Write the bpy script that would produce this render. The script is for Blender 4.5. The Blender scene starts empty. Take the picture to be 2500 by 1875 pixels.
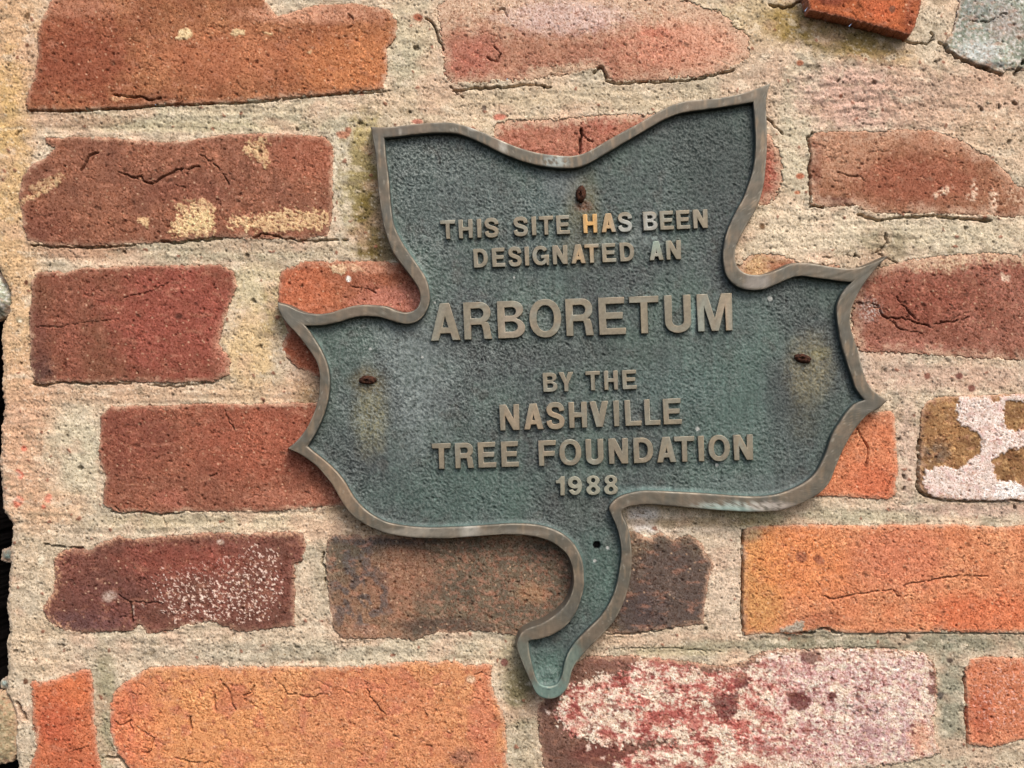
import bpy, math
import numpy as np
from mathutils import Vector

# ------------------------------------------------------------------ camera, sky, sun, exposure
S = 0.00023            # metres per unit of the drawing grid used for the wall face
DIST = 2700.0          # camera distance from the wall face, in the same units
Z0 = 1.55              # height of the middle of the plaque above the ground
scene = bpy.context.scene
cam_d = bpy.data.cameras.new("camera")
cam = bpy.data.objects.new("camera", cam_d)
scene.collection.objects.link(cam)
cam.location = (0, -DIST*S, Z0)
cam.rotation_euler = (math.radians(90), 0, 0)
cam_d.sensor_width = 36.0
cam_d.lens = 36.0*DIST/2500.0
cam_d.clip_start = 0.01
cam_d.clip_end = 100.0
scene.camera = cam

SUN_EL, SUN_AZ = math.radians(50), math.radians(27)     # azimuth measured from the wall's normal towards the right
world = bpy.data.worlds.new("World")
scene.world = world
world.use_nodes = True
wn = world.node_tree
bg = wn.nodes["Background"]
sky = wn.nodes.new("ShaderNodeTexSky")
sky.sky_type = 'NISHITA'
sky.sun_disc = False
sky.sun_elevation = SUN_EL
sky.sun_rotation = math.pi - SUN_AZ
sky.air_density = 1.0
sky.dust_density = 4.0
sky.ozone_density = 1.0
wn.links.new(sky.outputs[0], bg.inputs[0])
bg.inputs[1].default_value = 0.15

sun_d = bpy.data.lights.new("sun", 'SUN')
sun_d.energy = 1.8
sun_d.angle = math.radians(24)
sun_d.color = (1.0, 0.95, 0.88)
sun = bpy.data.objects.new("sun", sun_d)
scene.collection.objects.link(sun)
sdir = Vector((math.sin(SUN_AZ)*math.cos(SUN_EL), -math.cos(SUN_AZ)*math.cos(SUN_EL), math.sin(SUN_EL)))
sun.rotation_euler = sdir.to_track_quat('Z', 'Y').to_euler()
sun.location = (0.5, -1.5, 3)

scene.view_settings.view_transform = 'Standard'
scene.view_settings.look = 'None'
scene.view_settings.gamma = 1
scene.view_settings.exposure = 0.62
scene.cycles.max_bounces = 6

# ------------------------------------------------------------------ numeric helpers
F4 = np.float32
rng0 = np.random.RandomState(7)
PERM = rng0.permutation(256).astype(np.int32)
ANG = rng0.rand(256)*2*np.pi
GX, GY = np.cos(ANG).astype(F4), np.sin(ANG).astype(F4)

def pn(x, y, seed=0):
    """gradient noise, about -1..1"""
    x = np.asarray(x, F4) + F4(seed*17.31); y = np.asarray(y, F4) + F4(seed*9.77)
    xi = np.floor(x).astype(np.int32); yi = np.floor(y).astype(np.int32)
    fx = x - xi; fy = y - yi
    u = fx*fx*fx*(fx*(fx*6-15)+10); v = fy*fy*fy*(fy*(fy*6-15)+10)
    a0 = PERM[xi & 255]; a1 = PERM[(xi+1) & 255]
    y0 = yi & 255; y1 = (yi+1) & 255
    def g(a, yy, dx, dy):
        h = PERM[(a+yy) & 255]
        return GX[h]*dx + GY[h]*dy
    n00 = g(a0, y0, fx, fy); n10 = g(a1, y0, fx-1, fy)
    n01 = g(a0, y1, fx, fy-1); n11 = g(a1, y1, fx-1, fy-1)
    return (1.5*((n00*(1-u)+n10*u)*(1-v) + (n01*(1-u)+n11*u)*v)).astype(F4)

def fbm(x, y, seed=0, octs=3, gain=0.5):
    r = 0; a = 1.0; t = 0
    for o in range(octs):
        r = r + a*pn(x*(2.03**o), y*(2.03**o), seed+o*3.1); t += a; a *= gain
    return (r/t*1.3).astype(F4)

def cells(x, y, seed=0):
    """distance to the nearest scattered point, in cell units, and that point's random value"""
    x = np.asarray(x, F4)+F4(seed*13.7); y = np.asarray(y, F4)+F4(seed*5.3)
    xi = np.floor(x).astype(np.int32); yi = np.floor(y).astype(np.int32)
    best = np.full(x.shape, 9, F4); rid = np.zeros(x.shape, F4)
    for dx in (-1, 0, 1):
        for dy in (-1, 0, 1):
            cx = xi+dx; cy = yi+dy
            h = PERM[(PERM[cx & 255]+cy) & 255]; h2 = PERM[(h+91) & 255]; h3 = PERM[(h2+37+cx) & 255]
            px = cx + h.astype(F4)/256; py = cy + h2.astype(F4)/256
            d = np.sqrt((x-px)**2+(y-py)**2)
            m = d < best
            best = np.where(m, d, best); rid = np.where(m, h3.astype(F4)/256, rid)
    return best, rid

def sm(a, b, x):
    t = np.clip((x-a)/(b-a), 0, 1)
    return t*t*(3-2*t)

def lin(c):
    c = np.array(c, float)/255.0
    return np.where(c <= 0.04045, c/12.92, ((c+0.055)/1.055)**2.4).astype(F4)

def mixc(col, c, m):
    return col + (lin(c)[None, None, :]-col)*m[..., None] if col.ndim == 3 else col + (lin(c)[None, :]-col)*m[..., None]

def poly_sdf(x, y, pts):
    """signed distance (negative inside) of points x,y to a closed polygon"""
    P = np.array(pts, F4); n = len(P)
    shp = x.shape; x = x.ravel(); y = y.ravel()
    out = np.empty(x.shape, F4)
    ch = 200000
    for s in range(0, len(x), ch):
        xs = x[s:s+ch]; ys = y[s:s+ch]
        d2 = np.full(xs.shape, 1e12, F4); ins = np.zeros(xs.shape, bool)
        for i in range(n):
            ax, ay = P[i]; bx, by = P[(i+1) % n]
            ex = bx-ax; ey = by-ay; L = ex*ex+ey*ey
            if L < 1e-9: continue
            t = np.clip(((xs-ax)*ex+(ys-ay)*ey)/L, 0, 1)
            dx = xs-ax-t*ex; dy = ys-ay-t*ey
            np.minimum(d2, dx*dx+dy*dy, out=d2)
            if ay != by:
                c = (ay > ys) != (by > ys)
                ins ^= c & (xs < ex*(ys-ay)/ey+ax)
        d = np.sqrt(d2)
        out[s:s+ch] = np.where(ins, -d, d)
    return out.reshape(shp)

def line_dist(x, y, pts):
    d2 = np.full(x.shape, 1e12, F4)
    for (ax, ay), (bx, by) in zip(pts[:-1], pts[1:]):
        ex = bx-ax; ey = by-ay; L = ex*ex+ey*ey
        t = np.clip(((x-ax)*ex+(y-ay)*ey)/L, 0, 1)
        np.minimum(d2, (x-ax-t*ex)**2+(y-ay-t*ey)**2, out=d2)
    return np.sqrt(d2)

# ------------------------------------------------------------------ materials
def attr_material(name, speck=None, speck_at=(0.56, 0.70), speck_scale=1500.0, rough=0.9, grain=900.0, grain_amt=0.12, bump=0.15, bump_dist=0.0004, metallic=0.0, spec=0.25, coarse=260.0, streak=None):
    m = bpy.data.materials.new(name); m.use_nodes = True
    nt = m.node_tree; b = nt.nodes["Principled BSDF"]
    at = nt.nodes.new("ShaderNodeAttribute"); at.attribute_name = "tint"
    tc = nt.nodes.new("ShaderNodeTexCoord")
    vec = tc.outputs["Object"]
    if streak:
        mp = nt.nodes.new("ShaderNodeMapping"); mp.inputs["Scale"].default_value = streak
        nt.links.new(vec, mp.inputs["Vector"]); vec = mp.outputs["Vector"]
    n1 = nt.nodes.new("ShaderNodeTexNoise"); n1.inputs["Scale"].default_value = grain; n1.inputs["Detail"].default_value = 3
    n2 = nt.nodes.new("ShaderNodeTexNoise"); n2.inputs["Scale"].default_value = coarse; n2.inputs["Detail"].default_value = 4
    nt.links.new(vec, n1.inputs["Vector"]); nt.links.new(vec, n2.inputs["Vector"])
    add = nt.nodes.new("ShaderNodeMath"); add.operation = 'ADD'
    nt.links.new(n1.outputs["Fac"], add.inputs[0]); nt.links.new(n2.outputs["Fac"], add.inputs[1])
    mr = nt.nodes.new("ShaderNodeMapRange")
    mr.inputs["From Min"].default_value = 0.6; mr.inputs["From Max"].default_value = 1.4
    mr.inputs["To Min"].default_value = 1-grain_amt; mr.inputs["To Max"].default_value = 1+grain_amt
    nt.links.new(add.outputs[0], mr.inputs["Value"])
    mul = nt.nodes.new("ShaderNodeVectorMath"); mul.operation = 'SCALE'
    nt.links.new(at.outputs["Color"], mul.inputs[0]); nt.links.new(mr.outputs[0], mul.inputs["Scale"])
    out = mul.outputs[0]
    if speck:
        n3 = nt.nodes.new("ShaderNodeTexNoise"); n3.inputs["Scale"].default_value = speck_scale; n3.inputs["Detail"].default_value = 2
        nt.links.new(tc.outputs["Object"], n3.inputs["Vector"])
        m3 = nt.nodes.new("ShaderNodeMapRange"); m3.inputs["From Min"].default_value = speck_at[0]; m3.inputs["From Max"].default_value = speck_at[1]
        nt.links.new(n3.outputs["Fac"], m3.inputs["Value"])
        mx = nt.nodes.new("ShaderNodeMix"); mx.data_type = 'RGBA'; mx.blend_type = 'MULTIPLY'
        nt.links.new(m3.outputs[0], mx.inputs[0]); nt.links.new(out, mx.inputs[6]); mx.inputs[7].default_value = (*speck, 1)
        out = mx.outputs[2]
    nt.links.new(out, b.inputs["Base Color"])
    b.inputs["Roughness"].default_value = rough
    b.inputs["Metallic"].default_value = metallic
    b.inputs["Specular IOR Level"].default_value = spec
    bp = nt.nodes.new("ShaderNodeBump"); bp.inputs["Strength"].default_value = bump; bp.inputs["Distance"].default_value = bump_dist
    nt.links.new(add.outputs[0], bp.inputs["Height"]); nt.links.new(bp.outputs[0], b.inputs["Normal"])
    return m

ALB = F4(0.80)
M_BRICK = attr_material("fired_clay", speck=(0.44, 0.30, 0.24), speck_at=(0.54, 0.66), rough=0.95, grain_amt=0.26, bump=0.3, spec=0.12)
M_MORTAR = attr_material("lime_mortar", speck=(0.42, 0.35, 0.27), speck_at=(0.56, 0.67), rough=0.97, grain_amt=0.30, bump=0.3, spec=0.1)
M_STONE = attr_material("grey_stone", speck=(0.5, 0.5, 0.5), rough=0.95, grain_amt=0.25, bump=0.35, spec=0.1)
M_FIELD = attr_material("patinated_bronze", speck=(0.55, 0.58, 0.58), rough=0.6, grain_amt=0.24, bump=0.2, metallic=0.0, spec=0.26)
M_RIM = attr_material("worn_bronze", rough=0.52, grain_amt=0.12, bump=0.10, metallic=0.3, spec=0.4, grain=900, coarse=420, streak=(1.0, 1.0, 0.3))
M_LETTER = attr_material("polished_worn_bronze", rough=0.5, grain_amt=0.22, bump=0.10, metallic=0.3, spec=0.4, grain=700, coarse=260, streak=(1.0, 0.2, 1.0))
M_RUST = attr_material("rusted_iron", rough=0.95, grain_amt=0.4, bump=0.6, spec=0.1, grain=1200)

# ------------------------------------------------------------------ mesh helpers
COL = scene.collection
def W(px, py, h):
    return np.stack([(px-1250)*S, -h*S, Z0+(937.5-py)*S], -1).astype(F4)

def make_mesh(name, co, quads, col, mat, parent, origin, smooth=True):
    """co world coordinates (N,3), quads (M,4), col linear rgb (N,3)"""
    origin = np.array(origin, F4)
    me = bpy.data.meshes.new(name)
    n = len(co); q = len(quads)
    me.vertices.add(n); me.vertices.foreach_set("co", (co-origin).astype(F4).ravel())
    me.loops.add(q*4); me.loops.foreach_set("vertex_index", quads.astype(np.int32).ravel())
    me.polygons.add(q)
    me.polygons.foreach_set("loop_start", np.arange(0, q*4, 4, dtype=np.int32))
    if smooth: me.polygons.foreach_set("use_smooth", np.ones(q, bool))
    me.update(calc_edges=True)
    a = me.attributes.new("tint", 'FLOAT_COLOR', 'POINT')
    rgba = np.ones((n, 4), F4); rgba[:, :3] = np.clip(col*ALB, 0.002, 0.92)
    a.data.foreach_set("color", rgba.ravel())
    me.materials.append(mat)
    o = bpy.data.objects.new(name, me); COL.objects.link(o)
    o.parent = parent
    o.location = Vector(origin.tolist()) - (parent.location if parent else Vector((0, 0, 0)))
    return o

def grid_mesh(name, X, Y, H, col, keep, mat, parent, origin=None, f=1.0):
    """keep: boolean per quad (rows-1, cols-1)"""
    R, C = X.shape
    idx = np.arange(R*C, dtype=np.int32).reshape(R, C)
    a = idx[:-1, :-1][keep]; b = idx[1:, :-1][keep]; c = idx[1:, 1:][keep]; d = idx[:-1, 1:][keep]
    quads = np.stack([a, b, c, d], -1)
    used = np.zeros(R*C, bool); used[quads.ravel()] = True
    remap = np.cumsum(used)-1
    quads = remap[quads]
    co = W((X.ravel()[used]-1250)*f+1250, (Y.ravel()[used]-937.5)*f+937.5, H.ravel()[used])
    if origin is None:
        origin = co.mean(0)
    return make_mesh(name, co, quads, col.reshape(-1, 3)[used], mat, parent, origin)

def empty(name, loc, label, cat):
    o = bpy.data.objects.new(name, None); COL.objects.link(o)
    o.location = loc; o.empty_display_size = 0.05
    o["label"] = label; o["category"] = cat
    return o

# ------------------------------------------------------------------ the grid of the wall
ST = 2.2
def axis(lo, a, b, hi):
    left = np.arange(lo, a, 14.0); mid = np.arange(a, b, ST); right = np.arange(b, hi+14, 14.0)
    return np.concatenate([left, mid, right]).astype(F4)
gx = axis(-980, -50, 2550, 2920); gy = axis(-320, -50, 1925, 2200)
X, Y = np.meshgrid(gx, gy)
n300 = fbm(X/300, Y/300, 1, 2); n90 = fbm(X/90, Y/90, 2, 2); n40 = fbm(X/40, Y/40, 3, 2)
n18 = fbm(X/18, Y/18, 4, 2); n9 = pn(X/9, Y/9, 5); n5 = pn(X/5.2, Y/5.2, 6)
n5b = pn(X/5.5, Y/5.5, 16); n12 = pn(X/12, Y/12, 17); n3 = pn(X/3.7, Y/3.7, 19); n25 = fbm(X/25, Y/25, 18, 3)
wx = fbm(X/34, Y/34, 21, 3, 0.62); wy = fbm(X/34, Y/34, 31, 3, 0.62)
strk = fbm(X/60+n40*0.5, Y/9.5+1.4*n90+0.6*n25, 8, 3)                     # trowel strokes along the bed joints
pitd, pitr = cells(X/13, Y/13, 1)
pockd, pockr = cells(X/24+0.12*n9, Y/21+0.12*n12, 9)
crd, crr = cells(X/42+n18*0.15, Y/42+n12*0.1, 2)
rid = 1-np.abs(fbm(X/55+n18*0.35, Y/24+n18*0.35, 41, 2))   # fissure ridges, mostly lengthwise
ridv = 1-np.abs(fbm(X/30+n12*0.3, Y/34+n18*0.35, 44, 2))
wx2 = 0.45*wx+0.75*n12+0.55*n5b; wy2 = 0.45*wy+0.75*pn(X/12, Y/12, 27)+0.55*pn(X/5.5, Y/5.5, 26)
wx3 = 0.40*wx+0.30*n12+0.62*n5b+0.4*n3; wy3 = 0.40*wy+0.30*pn(X/12, Y/12, 27)+0.62*pn(X/5.5, Y/5.5, 26)+0.4*pn(X/3.7, Y/3.7, 25); chip = fbm(X/24, Y/20, 28, 3, 0.6); lipn = fbm(X/70, Y/45, 29, 3)
rng = np.random.RandomState(3)

def sl(x0, y0, x1, y1):
    i0 = max(0, np.searchsorted(gx, x0)-1); i1 = min(len(gx), np.searchsorted(gx, x1)+1)
    j0 = max(0, np.searchsorted(gy, y0)-1); j1 = min(len(gy), np.searchsorted(gy, y1)+1)
    return (slice(j0, j1), slice(i0, i1))

def jit(pts, amp=4, step=9):
    out = [pts[0]]
    for (ax, ay), (bx, by) in zip(pts[:-1], pts[1:]):
        L = math.hypot(bx-ax, by-ay); k = max(1, int(L/step))
        for i in range(1, k+1):
            t = i/k
            j = amp if i < k else amp*0.4
            out.append((ax+(bx-ax)*t+rng.uniform(-j, j), ay+(by-ay)*t+rng.uniform(-j, j)))
    return out

# every groove, gap and crack that is cut into the wall: points, half width, depth
CUT = np.zeros(X.shape, F4)
CUT_DARK = np.zeros(X.shape, F4)  # how much the colour darkens along each cut
def carve(pts, w=2.2, depth=14, amp=3, darken=0.6, step=9, twigs=True):
    p = jit(pts, amp, step)
    if twigs and 1.2 < w < 3 and 7 <= depth <= 12 and len(p) > 5:
        for _ in range(max(2, len(p)//4)):
            i = rng.randint(1, len(p)-1); a = math.atan2(p[i+1][1]-p[i][1], p[i+1][0]-p[i][0]) if i+1 < len(p) else 0
            a += rng.choice([-1, 1])*rng.uniform(0.4, 1.1); q = [p[i]]
            for _j in range(rng.randint(2, 5)):
                a += rng.uniform(-0.6, 0.6); q.append((q[-1][0]+math.cos(a)*7, q[-1][1]+math.sin(a)*7))
            carve(q, w*0.55, depth*0.5, 1, darken*0.6, 5, False)
    xs = [q[0] for q in p]; ys = [q[1] for q in p]
    s = sl(min(xs)-20, min(ys)-20, max(xs)+20, max(ys)+20)
    d = line_dist(X[s], Y[s], p)
    ww = w*0.54*(1+0.7*n12[s]+0.4*n25[s])
    k = np.clip(1-d/np.maximum(ww*1.6, 0.9), 0, 1)*sm(-0.55, -0.1, n18[s]+0.4*n12[s]+(0.25 if w > 2 else 0))
    np.maximum(CUT[s], depth*np.minimum(k*1.8, 1), out=CUT[s])
    np.maximum(CUT_DARK[s], darken*np.minimum(k*1.6, 1), out=CUT_DARK[s])

C_ = carve
# joints that opened along the lower edges of bricks
C_([(75,270),(180,272),(300,266),(400,258)], 3.0, 14, 2, 0.6, 26); C_([(400,258),(470,257),(560,253),(640,248),(700,242),(790,234),(860,228),(955,221)], 2.6, 12, 3, 0.6, 34)
C_([(280,232),(310,238),(340,236),(370,246),(392,240)], 3.0, 14, 3)
C_([(75,598),(140,604),(230,605),(330,598)], 2.6, 14, 2)
C_([(395,590),(420,596),(445,594),(470,588),(540,582)], 3.5, 14, 4); C_([(620,580),(650,572),(700,583),(770,590),(850,585)], 3, 13, 4)
C_([(80,938),(110,943),(150,934),(260,938),(320,936)], 2.6, 14, 2); C_([(360,940),(420,944),(520,934)], 2.4, 10, 3)
C_([(270,1248),(300,1255),(340,1250),(393,1258),(450,1250)], 2.2, 12, 2)
C_([(1105,222),(1140,218),(1205,214),(1290,208),(1345,212)], 4, 15, 3); C_([(1100,212),(1115,228),(1130,236)], 3, 12, 2)
C_([(1480,196),(1500,204),(1560,201),(1640,200),(1720,190),(1790,172)], 3.6, 16, 2)
C_([(1040,45),(1052,52),(1062,70),(1066,85),(1080,108),(1082,120)], 3.4, 18, 3)
C_([(1450,178),(1462,166),(1470,162),(1478,178),(1482,190)], 4.5, 16, 3)
C_([(1984,325),(1972,338),(1974,352),(1980,380),(1975,420),(1977,470),(1978,504),(2010,506)], 3.2, 18, 3)
C_([(2096,524),(2140,538),(2200,532),(2280,527),(2350,535),(2420,540)], 4.5, 16, 2)
C_([(1865,285),(1885,300),(1900,315),(1912,328)], 2.4, 14, 3)
C_([(2205,100),(2230,107),(2262,108),(2276,96)], 3.2, 20, 2); C_([(2292,103),(2306,112),(2312,125),(2335,140),(2380,160),(2445,183)], 4.2, 24, 2)
C_([(2480,180),(2488,165),(2500,150)], 6, 22, 3); C_([(2276,96),(2280,86),(2272,80)], 3, 16, 2)
C_([(1880,12),(1920,18),(1945,8),(1962,-6)], 4, 18, 3); C_([(2366,52),(2410,56),(2430,46),(2446,34),(2460,36)], 2.0, 10, 2)
C_([(790,1350),(786,1375),(795,1395),(793,1420)], 3.2, 18, 3); C_([(318,1470),(323,1490),(325,1518)], 3.0, 16, 2)
C_([(290,1450),(312,1466),(340,1470),(395,1473)], 1.6, 8, 3); C_([(108,1328),(150,1333),(200,1336)], 3, 14, 4)
C_([(1813,1295),(1811,1360),(1812,1430),(1809,1490),(1814,1550)], 2.8, 18, 2)
C_([(1950,1546),(1975,1546),(2000,1536),(2012,1532),(2030,1540),(2060,1545)], 4.5, 20, 3)
C_([(2100,1548),(2200,1546),(2350,1547),(2500,1548)], 2, 9, 1.5)
C_([(2005,1455),(2040,1462),(2090,1450),(2160,1442),(2180,1440),(2192,1456)], 1.9, 11, 3); C_([(2200,1432),(2250,1420),(2300,1412),(2360,1404),(2410,1406)], 1.9, 11, 3)
C_([(1480,1548),(1560,1546),(1640,1535)], 2.5, 10, 3)
C_([(1500,1584),(1640,1583),(1760,1592)], 1.6, 7, 2)
C_([(1965,1588),(2060,1580),(2190,1584)], 1.6, 7, 2)
C_([(2352,1640),(2357,1720),(2360,1790),(2362,1826)], 2.8, 18, 2)
C_([(2243,1075),(2242,1130),(2240,1195),(2262,1212)], 4.2, 20, 2); C_([(2262,1212),(2300,1222),(2360,1226),(2470,1222),(2520,1224)], 2.6, 14, 2)
C_([(2091,1046),(2105,1072),(2118,1092),(2117,1112),(2110,1140)], 2.4, 12, 2)
C_([(2185,1150),(2170,1180),(2160,1210)], 1.5, 8, 2)
C_([(1419,312),(1422,330),(1416,345),(1414,372)], 4.2, 20, 2.5, 0.9); C_([(1424,330),(1436,342),(1448,346)], 1.6, 10, 2)
C_([(1200,1652),(1175,1640),(1150,1648)], 1.5, 7, 3)
C_([(895,1668),(902,1700),(922,1722),(940,1740),(944,1756)], 1.8, 10, 3)
C_([(670,1655),(690,1672),(700,1694),(760,1700),(800,1694)], 1.7, 9, 3); C_([(540,1660),(560,1690),(575,1730)], 2.6, 9, 4); C_([(622,1673),(612,1692),(596,1697)], 2.2, 9, 2)
C_([(465,1752),(468,1780)], 4, 16, 2); C_([(524,1698),(527,1735)], 4.5, 8, 3, 0.35)
C_([(283,1760),(300,1770),(320,1758),(322,1790)], 2, 9, 5); C_([(355,1785),(378,1800),(370,1830),(350,1838)], 1.9, 9, 4)
C_([(430,1850),(480,1862),(520,1860)], 2, 9, 3); C_([(250,1852),(290,1848),(312,1880)], 4.5, 16, 3)
C_([(195,418),(210,400),(215,385),(240,372)], 3, 13, 3); C_([(290,420),(320,432),(345,430),(362,448),(384,444),(405,430),(440,415),(490,408)], 2.4, 12, 4)
C_([(490,380),(520,395),(545,425),(560,450)], 1.8, 9, 3); C_([(430,452),(460,460)], 1.4, 7, 3)
C_([(300,728),(350,718),(385,705),(412,690)], 1.3, 6, 3); C_([(90,800),(150,798),(230,784),(290,780)], 1.3, 6, 3)
C_([(2130,740),(2165,778),(2200,775),(2240,790),(2270,798)], 2.2, 12, 4); C_([(2180,720),(2210,752),(2250,790)], 2.0, 10, 4)
C_([(2150,765),(2190,800),(2250,817)], 1.8, 9, 4); C_([(2282,790),(2320,785),(2365,775)], 2.2, 11, 4)
C_([(2085,742),(2120,738),(2150,752)], 1.8, 9, 5)
C_([(2045,420),(2080,430),(2100,428),(2108,442)], 1.8, 10, 3); C_([(2085,520),(2110,512),(2060,498)], 1.6, 6, 3)
C_([(550,995),(560,1030),(572,1050)], 1.6, 8, 3); C_([(500,1190),(508,1172),(530,1155)], 1.6, 8, 4)
C_([(280,1235),(292,1246)], 2.5, 10, 2); C_([(2128,620),(2150,612),(2170,590),(2160,570)], 3, 10, 6, 0.5)
C_([(2010,628),(2060,622),(2100,628)], 2.0, 8, 4, 0.5)
C_([(2145,620),(2190,640)], 3, 8, 6, 0.4)
C_([(180,1832),(215,1822)], 1.5, 7, 2); C_([(850,70),(862,48),(850,35)], 2.6, 8, 4, 0.4); C_([(1190,140),(1215,150),(1222,130),(1205,112)], 2.4, 9, 4)
C_([(1215,28),(1232,20),(1240,40)], 2.6, 9, 4)
C_([(60,1755),(48,1735),(40,1718)], 6, 26, 5); C_([(905,765),(935,772),(950,780),(920,760)], 1.4, 8, 4)
C_([(860,700),(900,706),(918,716)], 1.8, 8, 4)
# wandering hairline cracks on the softer bricks
for (x0, y0, x1, y1, k, dp) in [(120,30,900,230,26,5),(90,360,780,570,16,5),(100,680,540,900,12,4),(270,1010,800,1230,8,4),(290,1650,1180,1850,70,6),(90,1700,220,1860,12,6),(1830,1310,2480,1520,50,5),(2080,680,2450,840,16,6),(1100,60,1750,160,14,5),(2000,350,2380,500,14,5),(2380,1640,2490,1780,10,5),(1980,10,2200,60,5,5)]:
    for _ in range(int(k*0.8)):
        ax = rng.uniform(x0, x1); ay = rng.uniform(y0, y1); a = rng.uniform(-0.5, 0.5)+(math.pi/2 if rng.rand() < 0.18 else 0)
        pts = [(ax, ay)]
        for j in range(rng.randint(2, 7)):
            a += rng.uniform(-1.0, 1.0); L = rng.uniform(3, 11)
            pts.append((pts[-1][0]+math.cos(a)*L, pts[-1][1]+math.sin(a)*L))
        C_(pts, rng.uniform(0.8, 1.7), dp*0.6, 1.2, rng.uniform(0.15, 0.4), 4)

# ------------------------------------------------------------------ bricks
# pts: outline on the wall face; c1,c2: the two clay colours; h: how far the face stands proud; rag: raggedness of the arris
A_ = dict
BR = {}
BR['A'] = A_(pts=[(122,5),(181,-22),(400,-26),(640,-14),(665,27),(678,41),(723,27),(768,14),(850,9),(949,23),(970,54),(967,90),(945,118),(945,181),(936,217),(859,226),(723,237),(588,249),(452,258),(384,256),(316,264),(181,271),(72,272),(62,258),(68,235),(81,194),(95,136),(93,81),(104,45),(117,23)],
  c1=(164,92,68), c2=(188,116,84), h=9, lab="red brick with three cream mortar flecks, top left")
BR['B'] = A_(pts=[(111,337),(190,335),(280,337),(389,348),(452,344),(542,330),(678,325),(791,335),(814,357),(814,452),(809,540),(800,575),(723,586),(633,583),(524,579),(407,592),(316,597),(226,601),(122,601),(68,588),(54,542),(52,502),(47,475),(54,434),(81,398),(108,389),(136,362),(113,348)],
  c1=(146,85,70), c2=(168,100,80), h=8, lab="brown red brick smeared with pale mortar along its lower edge")
BR['C'] = A_(pts=[(75,687),(90,666),(136,662),(158,668),(203,655),(316,650),(452,648),(533,646),(570,664),(579,700),(561,741),(552,777),(533,840),(561,876),(561,913),(520,931),(407,935),(294,931),(226,935),(136,931),(113,940),(86,935),(75,895),(75,831),(72,763),(79,718)],
  c1=(140,80,64), c2=(158,86,72), h=9, lab="smooth dark red brick with one burnt corner")
BR['D'] = A_(pts=[(683,668),(705,650),(741,639),(859,637),(972,639),(1060,640),(1190,640),(1190,930),(900,925),(800,930),(769,917),(723,895),(692,867),(687,840),(705,813),(696,786),(678,732)],
  c1=(186,104,78), c2=(172,96,76), h=5, lab="orange red brick partly behind the plaque's left arm")
BR['E'] = A_(pts=[(244,1017),(271,994),(316,989),(407,992),(466,985),(565,987),(655,985),(764,983),(1140,985),(1140,1225),(830,1235),(768,1238),(700,1247),(633,1249),(542,1249),(452,1247),(393,1256),(339,1249),(289,1252),(253,1233),(253,1193),(260,1166),(246,1139),(240,1093),(246,1048)],
  c1=(148,82,68), c2=(166,94,76), h=8, lab="plain dull red brick running behind the plaque's left point")
BR['F'] = A_(pts=[(131,1369),(154,1342),(199,1335),(217,1347),(253,1319),(289,1308),(339,1315),(429,1306),(497,1301),(588,1301),(678,1299),(741,1299),(750,1337),(741,1369),(719,1378),(719,1441),(719,1527),(655,1536),(588,1543),(552,1532),(520,1516),(488,1523),(429,1536),(362,1548),(339,1523),(323,1541),(271,1543),(181,1545),(136,1532),(113,1509),(104,1487),(131,1441),(136,1405)],
  c1=(126,72,64), c2=(142,78,70), h=6, lab="maroon brick speckled with white paint", rag=5)
BR['G'] = A_(pts=[(800,1319),(813,1306),(886,1308),(931,1306),(1060,1300),(1238,1306),(1315,1306),(1400,1300),(1480,1300),(1546,1297),(1586,1315),(1609,1295),(1645,1319),(1681,1306),(1713,1324),(1722,1351),(1740,1378),(1735,1405),(1722,1464),(1717,1523),(1645,1532),(1586,1541),(1518,1550),(1482,1546),(1400,1552),(1270,1552),(1238,1548),(1157,1539),(1112,1545),(1039,1550),(1012,1563),(944,1557),(886,1559),(836,1559),(818,1541),(809,1509),(800,1419),(795,1378)],
  c1=(112,88,78), c2=(136,106,90), h=7, lab="dark grey brown overburnt brick crossing behind the plaque's stem", rag=5)
BR['H'] = A_(pts=[(77,1663),(136,1658),(167,1649),(199,1636),(221,1634),(226,1668),(231,1735),(235,1803),(246,1875),(250,2100),(70,2100),(72,1875),(90,1830),(81,1758),(79,1713)],
  c1=(204,112,80), c2=(190,98,72), h=7, lab="narrow orange brick end at the bottom left corner")
BR['I'] = A_(pts=[(271,1722),(280,1690),(307,1663),(339,1645),(362,1631),(452,1625),(588,1627),(723,1629),(836,1625),(949,1618),(1112,1613),(1134,1627),(1184,1618),(1200,1627),(1198,1649),(1207,1695),(1229,1735),(1236,1803),(1240,1875),(1240,1960),(380,1960),(340,1930),(316,1875),(289,1839),(271,1803),(268,1760)],
  c1=(208,132,96), c2=(216,144,102), h=8, lab="big bright orange brick covered in fine cracks", rag=4)
BR['J'] = A_(pts=[(1311,1722),(1340,1690),(1396,1625),(1430,1605),(1545,1600),(1590,1604),(1726,1622),(1771,1627),(1816,1613),(1853,1595),(1907,1582),(1952,1586),(2088,1582),(2178,1586),(2259,1595),(2282,1622),(2287,1668),(2287,1713),(2278,1758),(2282,1803),(2296,1835),(2269,1848),(2178,1866),(2088,1880),(1900,1893),(1600,1905),(1340,1910),(1329,1875),(1320,1826),(1315,1780)],
  c1=(124,80,72), c2=(140,92,82), h=6, lab="brick under flaking pink and white paint below the plaque", rag=6)
BR['K'] = A_(pts=[(2354,1631),(2368,1609),(2404,1604),(2500,1607),(2700,1605),(2880,1610),(2880,1820),(2600,1806),(2500,1803),(2427,1823),(2359,1817),(2354,1735)],
  c1=(200,112,84), c2=(212,130,100), h=9, lab="orange brick at the bottom right corner")
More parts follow.
